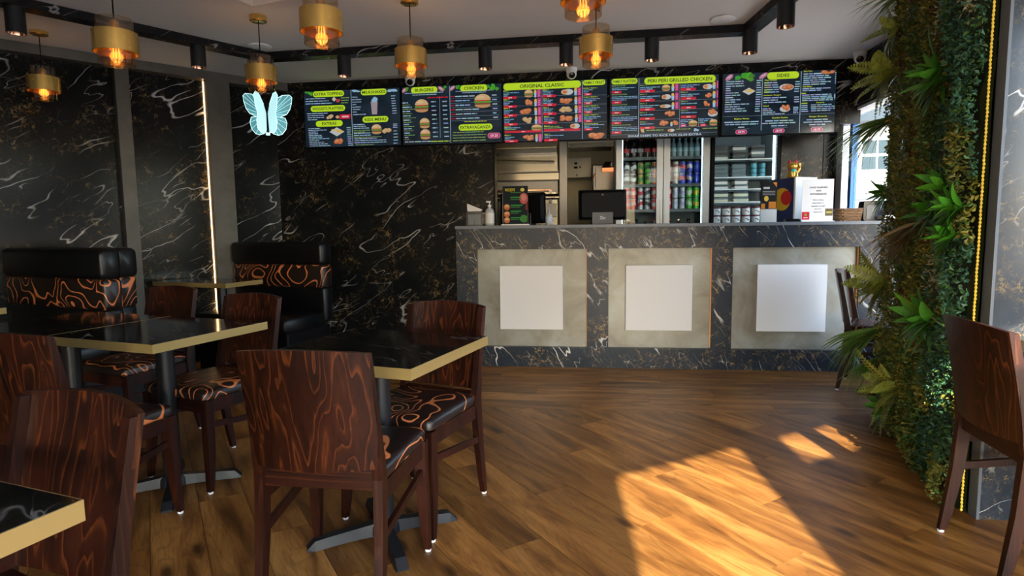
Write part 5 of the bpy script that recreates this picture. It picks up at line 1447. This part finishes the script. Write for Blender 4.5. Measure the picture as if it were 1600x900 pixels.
for cidx, u in enumerate((1.050, 1.130)):
    for k in range(3):
        t_ = thing('small_tub', 'teal tub, %s of the %s stack, second display fridge shelf' % (('lowest', 'middle one', 'topmost')[k], ('left', 'right')[cidx]), 'tub', CF(u, 1.235, 1.6555 + k * 0.046), YB, 'teal tubs in the display fridge')
        bm = NB(); lathe(bm, [(0.030, 0), (0.034, 0.034)], 16); obj('cup', bm, M['teal'], t_, smooth=True)
        bm = NB(); lathe(bm, [(0.036, 0.034), (0.036, 0.044)], 16); obj('lid', bm, M['teal_lid'], t_, smooth=True)
for cidx, u in enumerate((0.740, 0.930)):
    for k in range(2):
        dessert_box(u, 1.5395 + k * 0.050, 0.130, 0.048, M['pink_cake'], '%s white dessert box, %s stack, third display fridge shelf' % (('lower', 'upper')[k], ('left', 'right')[cidx]), 'boxes in the display fridge')
        dessert_box(u, 1.4135 + k * 0.053, 0.150, 0.050, M['cream_cake'], '%s cream dessert box, %s stack, fourth display fridge shelf' % (('lower', 'upper')[k], ('left', 'right')[cidx]), 'boxes in the display fridge')

# ------------------------------------------------------------------ kitchen behind
ov = thing('pizza_oven', 'stacked stainless steel conveyor oven behind the counter', 'oven', CF(-1.83, 1.55), YB)
def ovp(name, m_, x0, y0, z0, x1, y1, z1): 
    bm = NB(); bx(bm, x0, y0, z0, x1, y1, z1); return obj(name, bm, M[m_], ov, bevel=0.003)
ovp('hood_panel', 'steel', 0.0, 0.05, 2.055, 0.93, 0.9, 2.40); ovp('hood_lip', 'steel', 0.0, 0.0, 1.985, 0.93, 0.9, 2.045)
ovp('upper_chamber', 'steel', 0.0, 0.14, 1.80, 0.93, 0.9, 1.985)
bm = NB(); loft(bm, [[(0.0, 0.10, 1.945), (0.90, 0.10, 1.915), (0.90, 0.13, 1.890), (0.0, 0.13, 1.915)], [(0.0, 0.02, 1.935), (0.90, 0.02, 1.905), (0.90, 0.05, 1.882), (0.0, 0.05, 1.905)]])
obj('angled_shelf', bm, M['chrome'], ov)
ovp('drip_rail', 'steel_dark', 0.0, 0.06, 1.785, 0.95, 0.16, 1.800); ovp('middle_panel', 'steel', 0.0, 0.02, 1.700, 0.95, 0.9, 1.775)
ovp('lower_chamber', 'steel_dark', 0.0, 0.16, 1.555, 0.93, 0.9, 1.700)
ovp('belt', 'copper', 0.0, 0.04, 1.585, 0.88, 0.30, 1.600); ovp('belt_guard', 'steel', 0.0, 0.0, 1.545, 0.92, 0.05, 1.568)
ovp('lower_rail', 'steel', 0.0, -0.02, 1.500, 0.95, 0.20, 1.520); ovp('base_panel', 'steel', 0.0, 0.08, 1.0, 0.93, 0.9, 1.490)
ovp('control_box', 'steel_dark', 0.62, -0.04, 1.30, 0.92, 0.08, 1.44); ovp('side_post', 'steel_dark', 0.955, 0.0, 0.0, 1.04, 0.10, 2.40)
for k in range(2):
    bm = NB(); lathe(bm, [(0.022, 0), (0.020, 0.03)], 14); kn = obj('knob', bm, M['chrome'], ov, smooth=True); kn.location = (0.86, -0.005, 1.47 + k * 0.10); kn.rotation_euler = (PI / 2, 0, 0)
hd = thing('extractor_hood', 'steel extractor hood above the kitchen passage', 'hood', CF(-0.775, 1.45), YB)
bm = NB(); bx(bm, 0.0, 0.0, 2.06, 0.47, 0.7, 2.35); obj('canopy', bm, M['steel_dark'], hd)
bm = NB(); bx(bm, 0.0, -0.02, 2.02, 0.47, 0.05, 2.06); obj('lip', bm, M['steel'], hd)
eb = thing('switch_box', 'cream wall box with black switches in the kitchen passage', 'switch box', CF(-0.83, 2.35, 1.78), YB)
bm = NB(); bx(bm, 0.0, 0.0, 0.0, 0.30, 0.15, 0.235); obj('case', bm, plain('cream enamel', (0.62, 0.55, 0.36), 0.4), eb, bevel=0.004)
for x, z, w in ((0.10, 0.155, 0.035), (0.095, 0.105, 0.045), (0.160, 0.110, 0.016), (0.125, 0.015, 0.012)):
    bm = NB(); bx(bm, x, -0.008, z, x + w, 0.0, z + 0.024); obj('switch', bm, M['black'], eb)
sd_ = thing('steel_cabinet', 'tall dull steel cabinet in the kitchen passage', 'cabinet', CF(-0.52, 1.95), YB)
bm = NB(); bx(bm, 0.0, 0.0, 0.0, 0.62, 0.6, 1.885); obj('body', bm, M['steel_dark'], sd_, bevel=0.012)
bm = NB(); bx(bm, 0.035, -0.02, 0.1, 0.60, 0.0, 1.86); obj('door', bm, M['steel_dark'], sd_, bevel=0.006)
bm = NB(); tube(bm, [(0.015, -0.02, 1.45), (0.012, -0.05, 1.5), (0.012, -0.05, 1.72), (0.03, -0.02, 1.78)], 0.008); obj('handle', bm, M['chrome'], sd_, smooth=True)
hl = thing('heat_lamp', 'small steel heat lamp with orange strip beside the drinks fridge', 'lamp', CF(-0.42, 1.75, 1.80), YB)
bm = NB(); loft(bm, [[(0.0, 0.0, 0.03), (0.20, 0.0, 0.03), (0.20, 0.16, 0.03), (0.0, 0.16, 0.03)], [(0.04, 0.04, 0.10), (0.20, 0.04, 0.10), (0.20, 0.12, 0.10), (0.04, 0.12, 0.10)]]); obj('shade', bm, M['chrome'], hl)
bm = NB(); bx(bm, 0.01, 0.0, 0.0, 0.20, 0.15, 0.025); obj('heated_strip', bm, emit('orange heat glow', (1.0, 0.35, 0.12), 0.9), hl)
kl = thing('kitchen_light', 'warm ceiling tube light in the kitchen', 'ceiling light', CF(-0.9, 1.25, H - 0.05), YB)
bm = NB(); bx(bm, -0.75, -0.06, 0.02, 0.75, 0.06, 0.05); obj('housing', bm, M['white_plastic'], kl)
bm = NB(); bx(bm, -0.70, -0.04, 0.0, 0.70, 0.04, 0.02); obj('tube', bm, emit('warm tube light', (1.0, 0.80, 0.45), 11.0), kl)

# ------------------------------------------------------------------ plant wall pillar
PO = V(1.835, 2.37, 0)
YP = math.atan2(0.9356, 0.353)       # local x along the plants (away), local y towards the room
PLEN = 1.38
bm = NB(); bx(bm, 0.0, -0.30, 0, PLEN, -0.03, H - 0.001)
pw = thing('plant_wall', 'green wall of artificial moss and small leaves beside the counter', 'plant wall', PO, YP)
obj('pillar', bm, M['marble_dark'], pw)
slab_o = V(1.852, 2.315, 0)
bm = NB(); bx(bm, 0.012, 0.0, 0, 0.83, 0.05, H - 0.001)
sl = struct(obj('wall_slab', bm, M['marble_slab'], None, slab_o, YB), 'blue black marble slab at the right edge', 'wall')
bm = NB(); bx(bm, 0.0, -0.004, 0, 0.0115, 0.05, H - 0.001); obj('edge_strip', bm, M['grey'], sl)
bm = NB()
for k in range(172):
    lathe(bm, [(0.0025, 0), (0.0055, 0.006), (0.0025, 0.0145)], 6, 0.004 + RND.uniform(-.002, .002), 0.002, 0.01 + k * 0.0150)
o = obj('led_strip', bm, M['led_yellow'], None, PO + V(math.cos(YP), math.sin(YP), 0) * -0.012, YP)
tag(o, 'yellow LED strip along the near edge of the plant wall', 'light strip')

def vn(x, z, s):
    return (math.sin(x * 7.1 * s + 1.3) * math.sin(z * 5.3 * s + 0.7) + 0.6 * math.sin(x * 13.7 * s - z * 9.1 * s) + 0.5 * math.sin(z * 17.0 * s + x * 4.0 * s)) / 2.1
bm = NB()
nx, nz = 30, 56
gv = [[bm.verts.new((PLEN * i / nx, -0.02 + 0.035 * (0.5 + 0.5 * vn(PLEN * i / nx, H * j / nz, 1.6)) * (0.2 if i in (0, nx) else 1), min(H * j / nz, H - 0.002))) for j in range(nz + 1)] for i in range(nx + 1)]
for i in range(nx):
    for j in range(nz):
        bm.faces.new((gv[i][j], gv[i + 1][j], gv[i + 1][j + 1], gv[i][j + 1]))
obj('moss_backing', bm, leaf_mat('dark moss', (0.012, 0.018, 0.005), (0.036, 0.044, 0.010)), pw)
LM = {'olive': leaf_mat('olive leaves', (0.110, 0.112, 0.016), (0.430, 0.385, 0.060)),
      'green': leaf_mat('dark green leaves', (0.030, 0.080, 0.016), (0.135, 0.290, 0.058)),
      'teal': leaf_mat('bluish green leaves', (0.014, 0.058, 0.030), (0.080, 0.230, 0.135)),
      'rust': leaf_mat('rusty leaves', (0.040, 0.014, 0.004), (0.130, 0.040, 0.010)),
      'white': leaf_mat('cream blossom', (0.20, 0.20, 0.09), (0.60, 0.58, 0.40)),
      'fern': leaf_mat('yellow green fern', (0.110, 0.150, 0.014), (0.430, 0.480, 0.080)),
      'rosette': leaf_mat('glossy green leaf', (0.020, 0.110, 0.010), (0.120, 0.360, 0.035), 0.35),
      'bright': leaf_mat('bright green leaf', (0.020, 0.130, 0.006), (0.120, 0.380, 0.025), 0.3),
      'grass': leaf_mat('grass blade', (0.060, 0.160, 0.016), (0.340, 0.540, 0.110)),
      'dry': leaf_mat('dry grass blade', (0.150, 0.100, 0.040), (0.420, 0.310, 0.150))}
buckets = {k: ([], []) for k in ('olive', 'green', 'teal', 'rust', 'white')}
WHITE = [(0.33, 0.98, 0.10), (0.45, 2.12, 0.10), (0.25, 2.2, 0.08), (0.30, 1.52, 0.05), (0.12, 2.05, 0.07)]
def small_leaf(kind, x, y, z, size):
    vs_, fs = buckets[kind]
    d = V(RND.uniform(-1, 1), RND.uniform(0.05, 1.0), RND.uniform(-1, 1)).normalized()
    s = d.cross(V(RND.uniform(-1, 1), RND.uniform(-1, 1), RND.uniform(-1, 1))).normalized()
    p = V(x, y, z)
    n_ = d.cross(s) * size * 0.18
    k = len(vs_)
    vs_ += [tuple(p), tuple(p + d * size * .5 + s * size * .27 + n_), tuple(p + d * size), tuple(p + d * size * .5 - s * size * .27 + n_)]
    fs.append((k, k + 1, k + 2, k + 3))
for _ in range(30000):
    x = RND.uniform(-0.012, PLEN); z = RND.uniform(0.01, H - 0.02)
    a = vn(x, z, 1.0); b_ = vn(x + 3.0, z + 1.0, 1.4)
    if b_ > 0.42 and z > 0.6 and x > 0.25 and RND.random() < .8:
        kind = 'rust' if RND.random() < .45 else 'olive'
    elif x < 0.42 and a < 0.25:
        kind = 'teal' if RND.random() < .7 else 'green'
    elif a > -0.15:
        kind = 'olive' if RND.random() < .75 else 'green'
    else:
        kind = 'green' if RND.random() < .7 else 'olive'
    for wx, wz, wr in WHITE:
        if (x - wx) ** 2 + (z - wz) ** 2 < wr * wr * RND.uniform(.3, 1.1) and RND.random() < .75:
            kind = 'white'
    depth = 0.015 + 0.055 * (0.5 + 0.5 * vn(x, z, 1.6)) + RND.uniform(-0.015, 0.03)
    if x < 0.05:
        depth *= 0.6
    small_leaf(kind, x, depth, z, RND.uniform(0.012, 0.030))
# leaves wrapping the far end
for _ in range(2500):
    small_leaf('olive' if RND.random() < .6 else 'green', PLEN + RND.uniform(-0.01, 0.05), RND.uniform(-0.25, 0.06), RND.uniform(0.01, H - 0.02), RND.uniform(0.014, 0.032))
for k, (vs_, fs) in buckets.items():
    me = bpy.data.meshes.new(k + '_foliage')
    me.from_pydata(vs_, [], fs)
    me.materials.append(LM[k])
    o = inst({'olive': 'olive_foliage', 'green': 'green_foliage', 'teal': 'bluish_foliage', 'rust': 'rusty_foliage', 'white': 'blossom'}[k], me, pw)
    o['kind'] = 'stuff'

# --- unit leaf shapes: length 1 along +x, front side +z
def leaf_shape(width, droop, n=6, fold=0.25, tip=1.0):
    bm = NB(); rows = []
    for i in range(n + 1):
        t_ = i / n
        w = width * (math.sin(PI * min(1, (t_ * 0.92 + 0.08)) ** tip) ** 0.8) * 0.5 if i < n else 0.002
        z = -droop * t_ * t_; x = t_ * (1 - 0.25 * droop * t_)
        rows.append([bm.verts.new((x, -w, z + fold * w)), bm.verts.new((x, 0, z)), bm.verts.new((x, w, z + fold * w))])
    for a, c in zip(rows[:-1], rows[1:]):
        for j in range(2):
            bm.faces.new((a[j], a[j + 1], c[j + 1], c[j]))
    return bm
def frond_shape(droop, n=15):
    bm = NB()
    def ctr(t_): return V(t_ * (1 - 0.25 * droop * t_), 0, -droop * t_ * t_)
    pr = None
    for i in range(n + 1):
        p = ctr(i / n); a, c = bm.verts.new(p + V(0, -0.006, 0)), bm.verts.new(p + V(0, 0.006, 0))
        if pr: bm.faces.new((pr[0], pr[1], c, a))
        pr = (a, c)
    for i in range(1, n + 1):
        t_ = i / n; p = ctr(t_); L = 0.17 * math.sin(PI * (0.12 + 0.86 * t_)) ** 0.8 + 0.012
        for s in (-1, 1):
            q0 = p + V(-0.012, 0, 0); q1 = p + V(0.022, 0, 0.0)
            tip = p + V(L * .45, s * L, -0.10 * L)
            mid = p + V(L * .10, s * L * .55, 0.01)
            mid2 = p + V(L * .38 + .02, s * L * .50, 0.01)
            v4 = [bm.verts.new(v) for v in (q0, q1, mid2, tip, mid)]
            bm.faces.new(v4)
    return bm
def mesh_of(name, bm, m):
    o = obj(name, bm, m); me = o.data; bpy.data.objects.remove(o); return me
def smooth_me(me):
    for p in me.polygons: p.use_smooth = True
    return me
SH = {}
def shape(kind, mk, var):
    k = (kind, mk, var)
    if k not in SH:
        if kind == 'leaf': bm = leaf_shape(0.26, 0.10 + 0.22 * var, tip=0.85)
        elif kind == 'frond': bm = frond_shape(0.25 + 0.25 * var)
        else: bm = leaf_shape(0.045, 0.25 + 0.3 * var, n=8, fold=0.5, tip=0.7)
        SH[k] = smooth_me(mesh_of({'leaf': 'leaf', 'frond': 'frond', 'blade': 'blade'}[kind], bm, LM[mk]))
    return SH[k]
def plant(name, lab, cat, x, z, kind, mk, count, length, bias=(0, 0.6, 0), spread=1.0, y=0.05):
    t_ = thing(name, lab, cat, (0, 0, 0), 0)
    t_.matrix_world = Matrix.Translation(PO) @ Matrix.Rotation(YP, 4, 'Z') @ Matrix.Translation((x, y, z))
    for i in range(count):
        a = 2.399 * i + RND.uniform(-.25, .25)
        tilt = 0.25 + 0.75 * math.sqrt((i + 0.5) / count)
        d = V(math.cos(a) * spread * tilt, 0.35 + (1 - tilt) * 0.9, math.sin(a) * spread * tilt) + V(*bias)
        if d.y < 0.08: d.y = 0.08
        d.normalize()
        up = (V(0, 1, 0.45)).cross(d)
        if up.length < 1e-3: up = V(1, 0, 0)
        side = up.normalized()
        nrm = d.cross(side).normalized()
        if nrm.dot(V(0, 1, 0.6)) < 0: nrm, side = -nrm, -side
        L = length * RND.uniform(.75, 1.12)
        R3 = Matrix((d, nrm.cross(d).normalized(), nrm)).transposed().to_4x4()
        inst(kind, shape(kind, mk, i % 3 / 2), t_, Matrix.Translation((RND.uniform(-.01, .01), RND.uniform(-.01, .01), RND.uniform(-.01, .01))) @ R3 @ Matrix.Scale(L, 4))
    return t_
plant('fern', 'yellow green fern high on the far edge of the plant wall', 'fern', 1.29, 2.05, 'frond', 'fern', 20, 0.27, (0.25, 0.3, -0.3))
plant('rosette_plant', 'glossy green rosette plant high in the middle of the plant wall', 'plant', 0.34, 1.82, 'leaf', 'rosette', 22, 0.21, (0.1, 0.2, -0.15))
plant('grass_tuft', 'dark grass tuft sticking out towards the window', 'grass', 1.30, 1.80, 'blade', 'grass', 46, 0.40, (0.35, 0.7, -0.55), 0.55)
for x, z, n_, lab in ((0.19, 1.335, 20, 'bright green rosette, upper one of the bright cluster'), (0.055, 1.25, 20, 'bright green rosette nearest the LED edge'),
                      (0.36, 1.235, 16, 'bright green rosette at the left of the bright cluster'), (0.10, 1.13, 18, 'bright green rosette, lowest of the bright cluster')):
    plant('rosette_plant', lab, 'plant', x, z, 'leaf', 'bright', n_, 0.145, (0.1, 0.25, -0.05))
plant('dry_grass_tuft', 'dry brownish grass tuft hanging at mid height', 'grass', 0.55, 1.19, 'blade', 'dry', 44, 0.34, (0.75, 0.5, -0.65), 0.5)
plant('rosette_plant', 'small green rosette beside the napkin dispenser at the far edge', 'plant', 1.33, 1.36, 'leaf', 'rosette', 11, 0.18, (0.3, 0.3, -0.2))
plant('fern', 'yellow green fern in front of the far chair back', 'fern', 1.22, 0.83, 'frond', 'fern', 15, 0.27, (0.2, 0.35, -0.35))
plant('rosette_plant', 'broad leaved rosette behind the right foreground chair', 'plant', 0.28, 0.76, 'leaf', 'rosette', 22, 0.22, (0.1, 0.25, -0.1))
plant('grass_tuft', 'bright grass tuft low on the far edge', 'grass', 1.33, 0.54, 'blade', 'grass', 50, 0.40, (0.45, 0.75, -0.6), 0.5)
plant('grass_tuft', 'pale grass tuft just above the floor at the far edge', 'grass', 1.33, 0.36, 'blade', 'grass', 30, 0.32, (0.3, 0.6, -0.8), 0.4)
plant('fern', 'bright fern low on the plant wall near the floor', 'fern', 0.84, 0.30, 'frond', 'fern', 14, 0.26, (0.2, 0.35, -0.2))
plant('rosette_plant', 'dark leafy plant at the foot of the plant wall', 'plant', 0.98, 0.14, 'leaf', 'rosette', 14, 0.19, (0.1, 0.3, 0.0))
plant('grass_tuft', 'grass tuft at the very top of the plant wall', 'grass', 1.12, 2.44, 'blade', 'grass', 26, 0.32, (0.3, 0.6, -0.2), 0.7)
plant('fern', 'dark fern near the top edge of the plant wall', 'fern', 1.22, 2.28, 'frond', 'fern', 8, 0.20, (0.1, 0.3, 0.0))

# daylight portals guide sampling through the window openings (they add no light)
def portal(x, z, w, h, base, ang, outward):
    ld = bpy.data.lights.new('daylight_portal', 'AREA'); ld.shape = 'RECTANGLE'; ld.size = w; ld.size_y = h
    ld.cycles.is_portal = True
    lo = bpy.data.objects.new('daylight_portal', ld); COL.objects.link(lo)
    d = V(math.cos(ang), math.sin(ang), 0)
    lo.location = base + d * x + V(0, 0, z)
    lo.rotation_euler = (-outward).to_track_quat('-Z', 'Y').to_euler()
for x0, x1, z0, z1 in openings:
    portal((x0 + x1) / 2, (z0 + z1) / 2, x1 - x0, z1 - z0, F0 + NF * 0.085, YF, NF)
portal(1.16, 1.25, 2.2, 1.90, WR + UX * 0.12, YR, UX)
portal(4.435, 1.55, 1.63, 1.40, WR + UX * 0.12, YR, UX)
